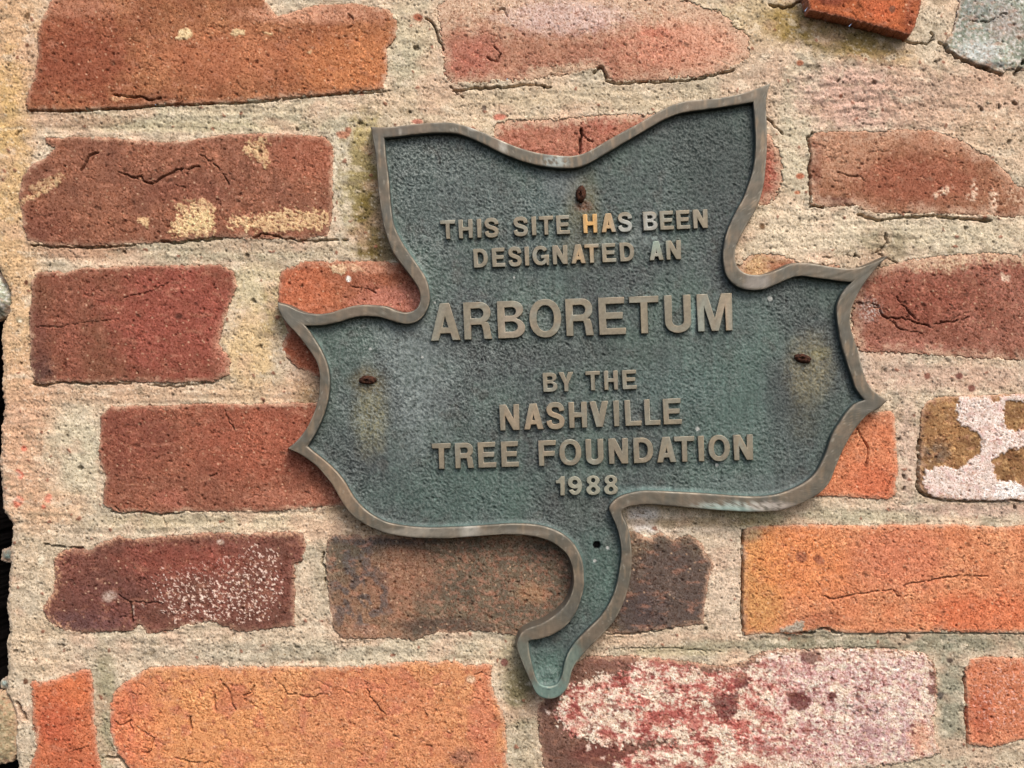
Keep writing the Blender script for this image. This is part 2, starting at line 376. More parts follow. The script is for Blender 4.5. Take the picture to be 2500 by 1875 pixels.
BR['L'] = A_(pts=[(1814,1297),(1825,1288),(1862,1283),(1952,1281),(2088,1283),(2178,1281),(2223,1283),(2314,1279),(2449,1288),(2500,1283),(2640,1283),(2655,1545),(2500,1545),(2359,1543),(2269,1543),(2133,1545),(2034,1545),(2002,1534),(1957,1550),(1902,1545),(1816,1550),(1812,1478),(1812,1388)],
  c1=(212,126,92), c2=(220,142,106), h=10, lab="long bright orange brick with a crack running along it", rag=3)
BR['M'] = A_(pts=[(1250,1010),(1900,1010),(2124,1007),(2174,1005),(2185,1021),(2187,1057),(2192,1148),(2187,1206),(2169,1220),(2088,1215),(2033,1211),(1900,1215),(1250,1212)],
  c1=(212,122,90), c2=(222,138,104), h=8, lab="orange brick end just right of the plaque", rag=3)
BR['N'] = A_(pts=[(2248,1008),(2259,980),(2291,971),(2359,967),(2472,962),(2700,965),(2900,965),(2900,1225),(2500,1222),(2359,1222),(2278,1215),(2259,1206),(2244,1193),(2244,1148),(2246,1057)],
  c1=(146,101,70), c2=(164,113,78), h=8, lab="ochre brick with a peeling patch of white paint", rag=4)
BR['O'] = A_(pts=[(2085,700),(2095,670),(2140,655),(2200,640),(2260,628),(2330,622),(2420,618),(2500,620),(2900,620),(2900,880),(2500,880),(2404,876),(2291,868),(2223,862),(2105,860),(2085,840),(2078,760)],
  c1=(152,86,72), c2=(172,104,90), h=7, lab="rough red brown brick with branching cracks right of the plaque", rag=6)
BR['P'] = A_(pts=[(1270,645),(1807,645),(1825,623),(1871,619),(1907,623),(1952,637),(2043,646),(2060,660),(2060,900),(1270,905)],
  c1=(180,108,84), c2=(206,158,120), h=3, lab="pinkish brick showing in the notch of the right lobe", rag=5)
BR['Q'] = A_(pts=[(1975,335),(1997,321),(2088,321),(2178,316),(2269,318),(2336,335),(2404,375),(2458,420),(2481,452),(2530,470),(2560,500),(2540,525),(2449,530),(2359,524),(2269,522),(2133,520),(2079,502),(2020,506),(1979,502),(1975,430),(1977,384)],
  c1=(162,102,80), c2=(178,114,90), h=6, lab="brown red brick with a rounded right end, upper right", rag=5)
BR['R'] = A_(pts=[(1205,300),(1240,292),(1320,292),(1400,285),(1480,280),(1560,278),(1620,275),(1850,320),(1885,330),(1905,370),(1912,410),(1909,450),(1898,480),(1870,500),(1215,510)],
  c1=(190,118,98), c2=(166,92,78), h=3, lab="pink red brick behind the plaque's top with an upright crack", rag=7)
BR['S'] = A_(pts=[(1066,20),(1100,-12),(1300,-20),(1640,-10),(1760,30),(1830,90),(1830,140),(1790,168),(1726,184),(1680,190),(1590,197),(1500,201),(1480,187),(1460,165),(1405,180),(1338,187),(1284,196),(1202,201),(1107,205),(1085,183),(1078,120),(1075,60)],
  c1=(198,134,112), c2=(184,116,98), h=4, lab="pink brick washed over with pale mortar, top middle", rag=8)
BR['T'] = A_(pts=[(1955,-110),(1958,0),(1966,38),(2043,55),(2133,78),(2206,98),(2218,80),(2230,40),(2235,0),(2242,-110)],
  c1=(206,104,66), c2=(190,96,66), h=42, lab="orange brick corner standing proud at the top edge", rag=2.5)
BR['U'] = A_(pts=[(2345,-100),(2341,0),(2336,36),(2327,72),(2309,99),(2309,118),(2327,136),(2382,158),(2445,181),(2463,167),(2500,172),(2560,170),(2700,120),(2700,-100)],
  c1=(146,139,126), c2=(184,176,162), h=12, lab="cracked pale grey stone in the top right corner", rag=4, stone=True)
BR['V'] = A_(pts=[(-70,665),(-20,662),(6,674),(25,712),(24,742),(12,768),(-20,780),(-75,776)], c1=(180,168,150), c2=(212,200,182), h=6, dome=26, lab="white pebble lodged in the gap at the left edge", rag=3, stone=True)
BR['X'] = A_(pts=[(-90,1700),(0,1696),(20,1694),(33,1728),(43,1760),(43,1800),(38,1835),(25,1862),(0,1868),(-90,1880)], c1=(190,160,130), c2=(160,128,100), h=4, dome=10, lab="sandy stone beyond the gap at the bottom left", rag=4, stone=True)
BR['Y'] = A_(pts=[(-10,1350),(10,1343),(22,1355),(22,1372),(8,1378),(-12,1372)], c1=(110,108,104), c2=(140,138,134), h=-50, dome=12, lab="small grey pebble in the dark gap", rag=2, stone=True)
BR['Z'] = A_(pts=[(-12,1672),(4,1662),(17,1668),(17,1684),(5,1690),(-12,1688)], c1=(150,150,146), c2=(180,178,172), h=-40, dome=12, lab="small pale pebble in the gap above the sandy stone", rag=2, stone=True)
# neighbours that carry the bond on outside the picture
for i, (x0, y0, x1, y1) in enumerate([(60,-330,960,-80),(1050,-330,1500,-75),(1560,-330,1890,-80),(2330,-330,2920,-160),(1320,1975,2250,2200),(2340,1890,2920,2140),(330,2010,1240,2200),(2640,300,2920,540),(2710,1283,2920,1545),(70,2150,270,2200)]):
    r = np.random.RandomState(i)
    j = lambda a: a+r.uniform(-10, 10)
    BR['out%d' % i] = A_(pts=[(j(x0),j(y0)),(j((x0+x1)/2),j(y0)),(j(x1),j(y0)),(j(x1),j((y0+y1)/2)),(j(x1),j(y1)),(j((x0+x1)/2),j(y1)),(j(x0),j(y1)),(j(x0),j((y0+y1)/2))],
        c1=[(160,90,70),(190,110,80),(140,80,66),(205,118,84)][i % 4], c2=[(176,106,84),(206,130,92),(156,94,80),(190,106,78)][i % 4], h=8, lab=None)

def blob(s, x, y, rx, ry, ang=0.0, edge=0.5, amp=0.35):
    dx = X[s]-x; dy = Y[s]-y
    if ang:
        c, q = math.cos(ang), math.sin(ang); dx, dy = dx*c+dy*q, -dx*q+dy*c
    r = np.sqrt((dx/rx)**2+(dy/ry)**2) + amp*n25[s]
    return 1-sm(1-edge, 1+edge, r)

def patch(s, pts, rag=5, soft=2.5):
    d = poly_sdf(X[s]+wx2[s]*rag*1.3, Y[s]+wy2[s]*rag*1.3, pts)
    return 1-sm(-soft, soft, d)

def speckle(s, scale, thr, seed, soft=0.06):
    n = fbm(X[s]/scale, Y[s]/scale, seed, 2, 0.7)
    return sm(thr, thr+soft, n)

CREAM = (222,198,156); PALE = (226,212,188)
def paint(k, s, col, h, d):
    """what each brick has on its face beyond its own clay"""
    a = lambda c, m: mixc(col, c, np.clip(m, 0, 1).astype(F4))
    if k == 'A':
        col = a((142,78,60), 0.7*blob(s,190,140,130,120)); col = a((206,134,88), 0.6*blob(s,860,160,140,80)); 
        col = a((196,126,92), 0.5*blob(s,560,140,180,60)); col = a((224,170,140), 0.6*blob(s,760,35,160,22))
        col = a((196,140,112), 0.55*blob(s,170,20,140,22))
        m = patch(s,[(430,98),(440,75),(455,70),(470,75),(468,92),(440,100)],3)+patch(s,[(562,82),(570,73),(600,74),(598,86),(575,88)],3)+patch(s,[(640,78),(668,84),(660,88)],2)+0.6*patch(s,[(750,128),(762,124),(758,134)],2)
        col = a((232,206,160), m); h += 1.2*m
        m = patch(s,[(268,240),(300,232),(330,232),(310,242),(280,248)],3); col = a((214,170,130), 0.7*m)
        col = a((92,58,46), 0.55*blob(s,375,240,26,12))
    if k == 'B':
        m = patch(s,[(601,348),(651,339),(655,384),(651,416),(624,384),(592,375)],12)*0.9
        m = m+patch(s,[(457,493),(511,488),(524,520),(524,574),(479,579),(420,574),(416,552),(434,533),(452,520),(420,502)],13)
        m = m+patch(s,[(335,529),(366,533),(362,556),(339,543)],5)+patch(s,[(552,533),(655,524),(723,511),(809,520),(805,556),(678,565),(565,554)],15)*0.9
        m = m+0.8*patch(s,[(50,490),(100,462),(140,440),(150,446),(110,474),(54,502)],5)+0.5*patch(s,[(70,455),(150,420),(160,432),(80,470)],6)
        m = np.clip(m, 0, 1)*sm(-0.38, -0.02, fbm(X[s]/11, Y[s]/7, 92, 3, 0.7)+0.05)
        col = a((226,192,146), m); h += 1.5*m
        col = a((236,214,160), 0.7*patch(s,[(457,520),(520,516),(520,560),(440,560)],9)*speckle(s,9,-0.1,51))
        col = a((118,70,58), 0.5*blob(s,110,550,70,45)); col = a((186,112,86), 0.4*blob(s,760,380,90,60)); col = a((122,72,58), 0.4*blob(s,450,470,90,30))
        m2 = speckle(s,12,0.35,52)*blob(s,560,400,260,120)*0.5; col = a((196,134,110), m2)
    if k == 'C':
        col = a((160,86,74), 0.6*blob(s,440,780,160,150)); col = a((92,68,62), 0.85*blob(s,88,915,42,52)); col = a((112,72,62), 0.6*blob(s,85,830,32,90))
        m = patch(s,[(418,704),(440,700),(436,714),(422,712)],3)*0.5; col = a((206,146,120), m)
        col = a((70,44,36), 0.8*blob(s,438,772,10,7)); col = a((198,140,116), 0.45*blob(s,545,850,26,60))
    if k == 'D':
        col = a((200,118,84), 0.6*blob(s,740,710,70,60)); col = a((206,140,124), 0.5*blob(s,960,735,90,35)); col = a((158,88,66), 0.55*blob(s,730,870,60,60))
        m = patch(s,[(806,650),(838,645),(850,660),(840,672),(815,668)],5)+patch(s,[(845,646),(880,648),(895,660),(860,664)],6)*0.8
        col = a((214,188,150), m); h += 1.2*m
        col = a((244,240,228), blob(s,851,681,6.5,7.5,0,0.2,0.1)); col = a((226,170,140), 0.5*blob(s,900,655,70,14))
    if k == 'E':
        col = a((172,98,76), 0.5*blob(s,640,1080,180,90)); col = a((132,74,62), 0.5*blob(s,320,1060,90,90)); col = a((176,110,92), 0.5*blob(s,420,1215,40,22))
        col = a((190,126,102), 0.5*blob(s,720,1215,130,22)); m = speckle(s,7,0.5,53)*0.35; col = a((214,150,116), m)
    if k == 'F':
        reg = np.clip(blob(s,470,1440,120,75)+blob(s,620,1420,90,80)+0.5*blob(s,560,1500,150,40)+0.35*blob(s,660,1350,90,30), 0, 1)
        m = sm(0.16,0.24,fbm(X[s]/11,Y[s]/9,54,4,0.8)-0.7*(1-reg)); col = a((238,210,192), m); h += 0.8*m
        m = blob(s,268,1455,16,12)*0.9+patch(s,[(322,1478),(328,1478),(328,1500),(322,1500)],1)*0.9+blob(s,540,1323,8,6)*0.8
        col = a((238,216,196), m); col = a((104,78,78), 0.6*blob(s,200,1520,110,28)); col = a((110,72,66), 0.5*blob(s,260,1460,90,60))
        m = np.clip(1-sm(0,26,-d), 0, 1)*speckle(s,9,0.05,55,0.15)*sm(0,1,(X[s] < 175)*1.0+(Y[s] < 1335)*0.5); col = a((228,178,140), 0.85*m); h += 1.2*m
        col = a((150,80,66), 0.5*blob(s,450,1370,160,40))
    if k == 'G':
        col = a((178,128,98), 0.75*blob(s,900,1490,110,90)*(0.6+0.5*n40[s])); col = a((170,122,96), 0.5*blob(s,980,1400,90,70))
        m = np.clip(blob(s,870,1440,75,120)+blob(s,905,1470,40,40)+blob(s,840,1325,60,20), 0, 1)*sm(-0.15,0.2,n40[s]+0.35*n18[s])
        col = a((100,92,88), 0.85*m); col = a((90,82,80), 0.7*blob(s,950,1315,170,16)); col = a((158,116,96), 0.5*speckle(s,14,0.1,56)*blob(s,1200,1420,240,120))
        col = a((172,132,100), 0.6*blob(s,1300,1450,34,22)); col = a((94,80,76), 0.75*blob(s,1640,1440,130,130)); col = a((80,70,72), 0.5*blob(s,1560,1500,60,60))
        col = a((84,70,64), 0.6*blob(s,1090,1530,120,22)); col = a((186,140,112), 0.4*blob(s,900,1545,90,14))
    if k == 'H':
        col = a((220,128,84), 0.6*blob(s,170,1690,60,40)); col = a((186,92,68), 0.5*blob(s,140,1760,50,60)); m = patch(s,[(84,1790),(98,1770),(95,1800),(80,1840),(74,1860)],5); col = a((224,178,146), 0.8*m)
    if k == 'I':
        col = a((212,118,88), 0.8*blob(s,320,1780,90,110)); col = a((224,156,104), 0.7*blob(s,520,1770,190,120)); col = a((206,124,92), 0.5*blob(s,900,1690,120,60))
        col = a((214,142,102), 0.5*blob(s,960,1800,200,100)); col = a((186,110,84), 0.6*blob(s,575,1700,38,30)); col = a((204,118,96), 0.5*blob(s,1180,1750,30,140))
        col = a((160,92,70), 0.6*speckle(s,22,0.42,57,0.15)); col = a((198,122,96), 0.55*speckle(s,60,0.25,58,0.2))
        m = blob(s,1150,1657,10,8)*0.5; col = a((240,224,190), m); col = a((140,96,84), 0.7*blob(s,1130,1850,34,22))
    if k == 'K':
        col = a((186,100,76), 0.5*blob(s,2390,1740,40,60)); m = speckle(s,8,0.25,59,0.2)*blob(s,2450,1700,80,80); col = a((236,190,176), 0.75*m)
    if k == 'L':
        col = a((208,154,98), 0.85*blob(s,1850,1420,70,150)); col = a((226,144,92), 0.7*blob(s,1950,1370,110,90)); col = a((206,126,98), 0.6*blob(s,2200,1360,110,80)); col = a((150,140,112), 0.7*blob(s,1828,1300,30,20))
        col = a((214,112,76), 0.6*blob(s,2400,1500,160,50)); col = a((150,86,64), 0.55*speckle(s,14,0.5,60,0.1)); col = a((150,84,62), 0.6*blob(s,2010,1515,50,20))
        m = patch(s,[(1902,1532),(1935,1524),(1945,1514),(1963,1518),(1960,1536),(1940,1546),(1905,1543)],4); col = a((168,156,138), m); h += 2*m
        m = blob(s,1957,1357,14,14,0,0.3)+blob(s,2000,1366,14,9,0.5,0.3); col = a((146,90,72), 0.75*m)
    if k == 'M':
        col = a((206,112,80), 0.6*blob(s,2140,1180,60,50)); col = a((196,146,116), 0.4*blob(s,2165,1020,40,20)); col = a((150,82,60), 0.5*speckle(s,14,0.5,61,0.1))
    if k == 'N':
        P1 = [(2354,945),(2400,960),(2427,985),(2450,965),(2520,955),(2700,940),(2700,975),(2455,980),(2448,1000),(2452,1040),(2472,1054),(2500,1048),(2560,1050),(2560,1090),(2472,1093),(2440,1107),(2418,1125),(2427,1148),(2431,1175),(2481,1175),(2500,1193),(2560,1200),(2560,1240),(2359,1240),(2305,1222),(2264,1206),(2250,1175),(2259,1150),(2305,1134),(2336,1148),(2359,1130),(2391,1103),(2395,1075),(2386,1057),(2359,1044),(2336,1030),(2336,994)]
        m = np.clip(patch(s,P1,5.5,1.4)-0.9*patch(s,[(2470,1120),(2600,1115),(2600,1160),(2500,1165)],8,2)+0*X[s], 0, 1); col = a((140,104,70), 0.5*blob(s,2460,1150,60,60)); col = a((92,88,84), 0.8*blob(s,2285,1105,36,26)*(0.7+0.4*n18[s])); col = a((176,136,96), 0.5*blob(s,2300,1000,60,30)); col = a((112,78,54), 0.7*sm(0.05,0.4,fbm(X[s]/50,Y[s]/36,62,4,0.65))); col = a((206,166,116), 0.6*sm(0.15,0.4,fbm(X[s]/26,Y[s]/20,65,4,0.7)))
        wcol = lin((234,216,204))[None, None, :]*np.ones_like(col); pk = speckle(s,30,0.1,63,0.3)*0.4*(0.5+0.8*n12[s])+0.7*sm(0.955,0.985,1-np.abs(pn((X[s]*0.35+Y[s])/14, (X[s]-0.35*Y[s])/70, 64)))*sm(0,0.3,n40[s])
        wcol = wcol+(lin((206,140,136))-wcol)*np.clip(pk,0,1)[...,None]
        wcol = wcol+(lin((248,244,238))-wcol)*blob(s,2480,1200,60,24)[...,None]
        col = col+(wcol-col)*m[...,None]; h += 3*m
    if k == 'O':
        col = a((134,78,62), 0.7*blob(s,2250,740,110,60)); col = a((196,120,102), 0.45*speckle(s,8,0.15,64,0.3)*blob(s,2330,700,260,110)); col = a((178,120,104), 0.5*blob(s,2160,850,160,30))
        m = patch(s,[(2300,600),(2500,600),(2520,640),(2420,642),(2390,632),(2330,660),(2260,660),(2200,650)],14,10)*(0.45+0.5*speckle(s,9,-0.1,65,0.3)); col = a((222,194,160), m)
        m = patch(s,[(2440,668),(2465,672),(2460,690),(2448,684)],6); col = a((232,206,180), m*0.7); m = blob(s,2120,755,30,26)*speckle(s,7,0,66); col = a((206,196,186), 0.7*m)
        col = a((150,112,100), 0.5*blob(s,2090,740,30,90))
    if k == 'P':
        col = a((214,178,132), 0.8*blob(s,1845,660,34,18)*(0.8+0.4*n18[s])); col = a((160,92,74), 0.6*blob(s,1960,650,80,14)); m = blob(s,1880,672,10,8); col = a((232,206,180), 0.7*m)
    if k == 'Q':
        col = a((190,146,118), 0.75*patch(s,[(1990,320),(2200,322),(2180,360),(2130,380),(2120,430),(2080,450),(2000,440),(1990,380)],16,14)); col = a((158,86,68), 0.5*blob(s,2240,440,150,60)); col = a((94,54,50), 0.75*blob(s,2035,492,42,11))
        m = blob(s,2300,470,26,9,-0.5)+blob(s,2378,465,8,24)+blob(s,2425,490,12,26)+blob(s,2368,482,10,8)
        m = np.clip(m,0,1)*sm(-0.25,0.1,n9[s]); col = a((236,206,178), 0.9*m); h += 1.2*m; col = a((206,156,128), 0.45*blob(s,2320,345,120,26))
        col = a((120,68,56), 0.5*blob(s,1990,400,16,70)); m = blob(s,2490,480,36,24)*speckle(s,10,0,67); col = a((226,190,160), 0.6*m)
    if k == 'R':
        col = a((150,80,68), 0.75*blob(s,1895,430,30,80)); m = np.clip(1-sm(-4,26,-d+n12[s]*14), 0, 1)*(Y[s] < 330); col = a((224,196,166), 0.85*m)
        col = a((206,140,118), 0.5*speckle(s,9,0,68,0.3)); col = a((168,96,80), 0.7*blob(s,1478,300,26,22))
    if k == 'S':
        m = 1-sm(20,110,Y[s]+40*n40[s]-0.02*(X[s]-1100)); m = np.maximum(m, sm(1560,1840,X[s]+60*n40[s]+0.3*(70-Y[s])))
        col = a((214,184,156), 0.9*m); col = a((214,186,180), 0.6*blob(s,1380,40,140,40)); col = a((226,160,132), 0.6*blob(s,1660,110,150,60)); col = a((184,112,96), 0.5*blob(s,1150,140,70,50))
        col = a((160,94,78), 0.5*speckle(s,9,0.2,69,0.2)*blob(s,1550,120,130,60)); col = a((206,186,156), 0.6*patch(s,[(1290,170),(1450,150),(1470,185),(1290,200)],10,8)); col = a((196,112,90), 0.45*blob(s,1600,78,34,12))
    if k == 'T':
        col = a((120,62,48), 0.8*blob(s,2020,12,40,16)); col = a((222,120,80), 0.5*blob(s,2140,40,40,24)); m = blob(s,2143,6,9,9,0,0.2)+blob(s,2164,36,7,8,0,0.2); col = a((110,80,66), 0.8*m); col = a((164,98,74), 0.7*np.clip(1-sm(0,9,-d),0,1))
        col = a((130,70,54), 0.5*blob(s,2205,60,12,40))
    if k == 'U':
        col = a((218,212,200), 0.8*speckle(s,11,-0.1,70,0.4)); col = a((110,114,114), 0.6*blob(s,2400,20,70,50)*(0.6+0.6*n18[s])); col = a((186,168,160), 0.5*blob(s,2455,60,40,40)); col = a((80,82,84), 0.7*blob(s,2420,160,40,8)); col = a((224,226,222), 0.5*blob(s,2390,125,50,25))
    if k == 'J':
        n1 = fbm(X[s]/46, Y[s]/40, 71, 4, 0.65); n2 = fbm(X[s]/22, Y[s]/20, 72, 4, 0.7); n3 = fbm(X[s]/70, Y[s]/60, 73, 3, 0.6)
        edge = patch(s,[(1372,1692),(1392,1664),(1450,1662),(1470,1640),(1500,1646),(1530,1640),(1560,1604),(1640,1612),(1720,1640),(1830,1630),(1880,1585),(2090,1578),(2270,1592),(2300,1850),(2150,1900),(1900,1885),(1780,1900),(1600,1900),(1500,1880),(1560,1840),(1690,1806),(1600,1812),(1480,1820),(1430,1800),(1385,1790),(1350,1740)],16,2)
        edge = np.maximum(edge, patch(s,[(1490,1868),(1560,1830),(1700,1808),(1900,1850),(1900,1910),(1500,1910)],10,2))
        nn = fbm(X[s]/12, Y[s]/10, 77, 3, 0.75)
        pc = lin((240,222,200))[None,None,:]*np.ones_like(col)
        def pm(c, m):
            return pc+(lin(c)-pc)*np.clip(m,0,1)[...,None]
        rt = sm(1780,1960,X[s]+80*n3)
        pc = pm((226,176,162), 0.9*sm(-0.35,0.15,nn+0.6*n1)); pc = pm((208,172,170), 0.75*rt*sm(-0.5,0.1,n2+0.3*nn)); pc = pm((204,132,118), 0.9*(1-rt*0.75)*sm(0.0,0.28,0.8*nn+0.8*n1+0.25*blob(s,1720,1740,200,90)))
        pc = pm((160,98,88), 0.8*(1-rt*0.6)*sm(0.28,0.5,0.9*nn+0.5*n2+0.3*n1)); pc = pm((238,220,196), 0.85*(1-sm(0,34,-d+14*n12[s]))*sm(-0.3,0,n2+0.3*nn))
        pc = pm((232,212,204), 0.5*blob(s,2150,1690,150,100)*sm(-0.2,0.2,n9[s])); pc = pm((238,222,196), 0.8*blob(s,1780,1866,200,24)*sm(-0.4,0.0,nn)); pc = pm((238,222,196), 0.7*blob(s,1460,1760,60,60)*sm(-0.2,0.1,nn))
        nb = fbm(X[s]/60, Y[s]/26, 78, 4, 0.7); nm = fbm(X[s]/66, Y[s]/44, 79, 5, 0.66)
        pc = pm((240,222,198), 0.85*sm(0.10,0.28,nm)); pc = pm((128,62,58), 0.85*(1-0.45*rt)*sm(0.16,0.30,-nm+0.15*nn)); pc = pm((190,106,96), 0.6*(1-rt)*sm(0.0,0.2,-nm))
        pc = pm((140,84,82), 0.75*rt*sm(0.25,0.45,nn+0.5*nb)); pc = pm((240,226,206), 0.8*rt*sm(0.15,0.4,nb-0.4*nn)); pc = pm((134,66,62), 0.8*(1-rt)*sm(0.2,0.45,nb+0.6*nn))
        pc = pm((196,162,162), 0.6*blob(s,2190,1800,110,60)*sm(-0.3,0.2,nn)); pc = pm((222,160,120), 0.6*blob(s,2245,1800,26,44))
        pc = pm((112,62,58), sm(0.38,0.46,n2*0.6+n1*0.5+0.3*nn)*0.9); pc = pm((110,60,56), 0.9*patch(s,[(1920,1690),(1960,1686),(1980,1705),(1965,1735),(1940,1730),(1925,1715)],5)+0.9*patch(s,[(2020,1690),(2045,1685),(2040,1710),(2022,1712)],4)+0.85*patch(s,[(1740,1700),(1800,1690),(1800,1740),(1760,1760),(1740,1730)],9)+0.85*patch(s,[(1790,1650),(1822,1648),(1830,1675),(1800,1680)],6)+0.8*patch(s,[(1950,1590),(2000,1588),(2004,1610),(1985,1622),(1955,1615)],4)+0.85*patch(s,[(2265,1640),(2285,1640),(2287,1660),(2268,1655)],3)+0.85*patch(s,[(2262,1672),(2284,1668),(2286,1696),(2266,1696)],3))
        pc = pm((70,56,52), 0.8*speckle(s,11,0.25,74,0.1)*blob(s,2110,1728,80,18)); pc = pm((178,84,74), 0.4*blob(s,1870,1800,90,60)*sm(-0.1,0.2,n2))
        m = np.clip(edge,0,1)
        col = a((148,104,92), 0.5*blob(s,1520,1610,110,20)); col = a((150,140,116), 0.6*blob(s,1700,1604,120,14)*(0.5+n18[s]))
        col = a((118,62,56), 0.6*blob(s,1480,1840,80,30)); col = col+(pc-col)*m[...,None]; h += 2.5*m*(0.6+0.5*n2)
        m = patch(s,[(1430,1818),(1440,1812),(1442,1828),(1432,1832)],2)+patch(s,[(1466,1848),(1478,1846),(1474,1856)],2)+patch(s,[(1330,1730),(1345,1738),(1338,1746)],2); col = a((240,214,196), m*0.9)
    if k in 'VX':
        col = a((232,230,224), 0.7*speckle(s,12,0,75,0.4)) if k == 'V' else a((206,176,140), 0.6*speckle(s,12,0,75,0.4)); col = a((90,88,86), 0.6*blob(s,14,755,30,12))
    return col, h

INS = np.full(X.shape, 60.0, F4)           # distance to the nearest brick, negative inside
base_z = float(Z0+(937.5-2200)*S)
wall = empty("brick_wall", (0, 0, base_z), "old red and orange brick wall with wide uneven lime mortar joints behind the plaque", "wall")
wall["kind"] = "thing"
RAGX = (wx*1.0+0.5*n9); RAGY = (wy*1.0+0.5*n5b)
for k, b in BR.items():
    P = b['pts']; xs = [p[0] for p in P]; ys = [p[1] for p in P]
    s = sl(min(xs)-22, min(ys)-22, max(xs)+22, max(ys)+22)
    rag = b.get('rag', 4)
    d = poly_sdf(X[s]+wx3[s]*rag, Y[s]+wy3[s]*rag, P)+1.6*rag*np.clip(chip[s]-0.42, 0, 1)*2.5
    np.minimum(INS[s], d, out=INS[s])
    lift = lambda c: tuple(min(255, q*m_+w_) for q, m_, w_ in zip(c, (1.0, 1.0, 0.99) if k in 'LIMKHN' else (0.915, 0.925, 0.92), (0, 11, 7)))
    col = np.ones(X[s].shape+(3,), F4)*lin(lift(b['c1']))
    col = mixc(col, lift(b['c2']), np.clip(0.5+0.9*n90[s], 0, 1))
    col = col*(1+0.13*n18[s]+0.10*n9[s])[..., None]
    h = (b['h']*0.42 if b['h'] < 20 else b['h'])+0.2+1.0*n90[s]+0.6*n40[s]+0.35*n18[s]+0.25*n9[s]+0.3*n5[s]
    net = sm(0.972, 0.994, ridv[s])*sm(0.0, 0.3, n40[s]-0.2*n90[s])*(k in 'AIKLMOH')
    fis = np.maximum(sm(0.97, 0.993, rid[s])*sm(-0.05, 0.3, n90[s]+0.4*n18[s]), net)
    h = h-2.6*fis; col = col*(1-fis[..., None]*np.array([0.34, 0.46, 0.5], F4))
    col, h = paint(k, s, col, h, d)
    # pits, grog and grains in the clay
    pk, pr = pockd[s], pockr[s]
    size = 0.05+0.16*((pr*7.3) % 1)+0.05*n5b[s]
    pock = (pr > 0.70-0.15*sm(-0.2, 0.5, n90[s]))*sm(size, size*0.55, pk)
    h = h-3.2*pock; col = col*(1-pock[..., None]*np.array([0.42, 0.52, 0.55], F4))
    clump = sm(0.16, 0.5, fbm(X[s]/34, Y[s]/22, 90, 4, 0.68)); col = col*(1-clump[..., None]*np.array([0.16, 0.22, 0.24], F4)); h = h-0.9*clump
    fleck = sm(0.46, 0.56, fbm(X[s]/9, Y[s]/7.5, 93, 3, 0.7)+0.35*n90[s]); col = col*(1+0.55*fleck)[..., None]
    pale = sm(0.12, 0.55, fbm(X[s]/40, Y[s]/20, 91, 4, 0.65)); col = mixc(col, (196,140,114), 0.34*pale)
    pit = (pitr[s] > 0.80)*sm(0.20, 0.10, pitd[s]); h = h-1.6*pit; col = col*(1-0.42*pit)[..., None]
    gr = (pitr[s] < 0.10)*sm(0.20, 0.10, pitd[s]); col = mixc(col, (232,196,160), 0.55*gr)
    big = (crr[s] > 0.90)*sm(0.14, 0.09, crd[s]); col = col*(1-0.4*big)[..., None]; h = h-2*big
    tx = 0.26*n5b[s]+0.12*n12[s]+0.10*n5[s]+0.30*n3[s]*(0.65+0.6*sm(-0.3, 0.4, n40[s])); col = col*(1+tx[..., None]*np.array([0.85, 1.15, 1.4], F4))
    # worn arris with mortar dust
    e = np.clip(-d, 0, 40)
    h = h-1.6*(1-sm(0, 7+3*n18[s], e))
    if k in 'SROQP':
        col = mixc(col, (208,174,148), (0.75*(1-sm(0, 34, e+20*n25[s]+9*n12[s]))*sm(-0.5, 0.2, lipn[s]+0.5*chip[s])).astype(F4)); h = h-1.6
    dust = (1-sm(0, 14, e+7*n12[s]+5*chip[s]))*(0.25+0.55*sm(-0.1, 0.4, lipn[s]))*(k != 'T') + 0.25*(1-sm(0, 4, e))
    col = mixc(col, (206,168,140), np.clip(dust, 0, 1).astype(F4))
    if 'dome' in b:
        h = h-b['dome']*(1-sm(0, 30, e))
    h = h-CUT[s]; col = col*(1-0.40*CUT_DARK[s])[..., None]
    drop = sm(0.8, 3.6, d)
    h = np.where(d > 0, h*(1-drop)-40*drop, h)
    keep = (d[:-1, :-1] < 4) & (d[1:, 1:] < 5)
    o = grid_mesh("stone" if b.get('stone') else "brick", X[s], Y[s], h, np.clip(col, 0.003, 1), keep, M_STONE if b.get('stone') else M_BRICK, wall)
    if b['lab']: o["label"] = b['lab']

# ------------------------------------------------------------------ mortar
col = np.ones(X.shape+(3,), F4)*lin((206,184,158))
full = (slice(None), slice(None))
def mc(c, m):
    global col
    col = mixc(col, c, np.clip(m, 0, 1).astype(F4))
mc((190,176,152), 0.8*sm(-0.2, 0.5, n90)); mc((222,190,160), 0.6*sm(0.0, 0.6, fbm(X/140, Y/110, 80, 2)))
def B(x, y, rx, ry, c, st, ang=0, amp=0.35, edge=0.5):
    s = sl(x-rx*2.2-ry, y-ry*2.2-rx*abs(ang), x+rx*2.2+ry, y+ry*2.2+rx*abs(ang))
    col[s] = mixc(col[s], c, np.clip(st*blob(s, x, y, rx, ry, ang, edge, amp), 0, 1).astype(F4))
B(30,120,70,260,(214,172,132),0.85); B(20,420,45,260,(206,170,112),0.8); B(40,760,60,330,(214,176,134),0.85); B(75,1080,90,190,(210,166,134),0.85)
B(175,1110,70,120,(206,194,166),0.8); B(120,1240,90,50,(214,172,136),0.6); B(90,1480,80,170,(206,182,152),0.8); B(70,1450,40,60,(196,186,166),0.4)
B(560,285,420,34,(190,178,150),0.8); B(260,290,130,26,(170,160,134),0.55); B(700,265,260,14,(212,190,160),0.5); B(500,310,300,12,(200,186,150),0.5); B(180,295,120,20,(186,140,112),0.5)
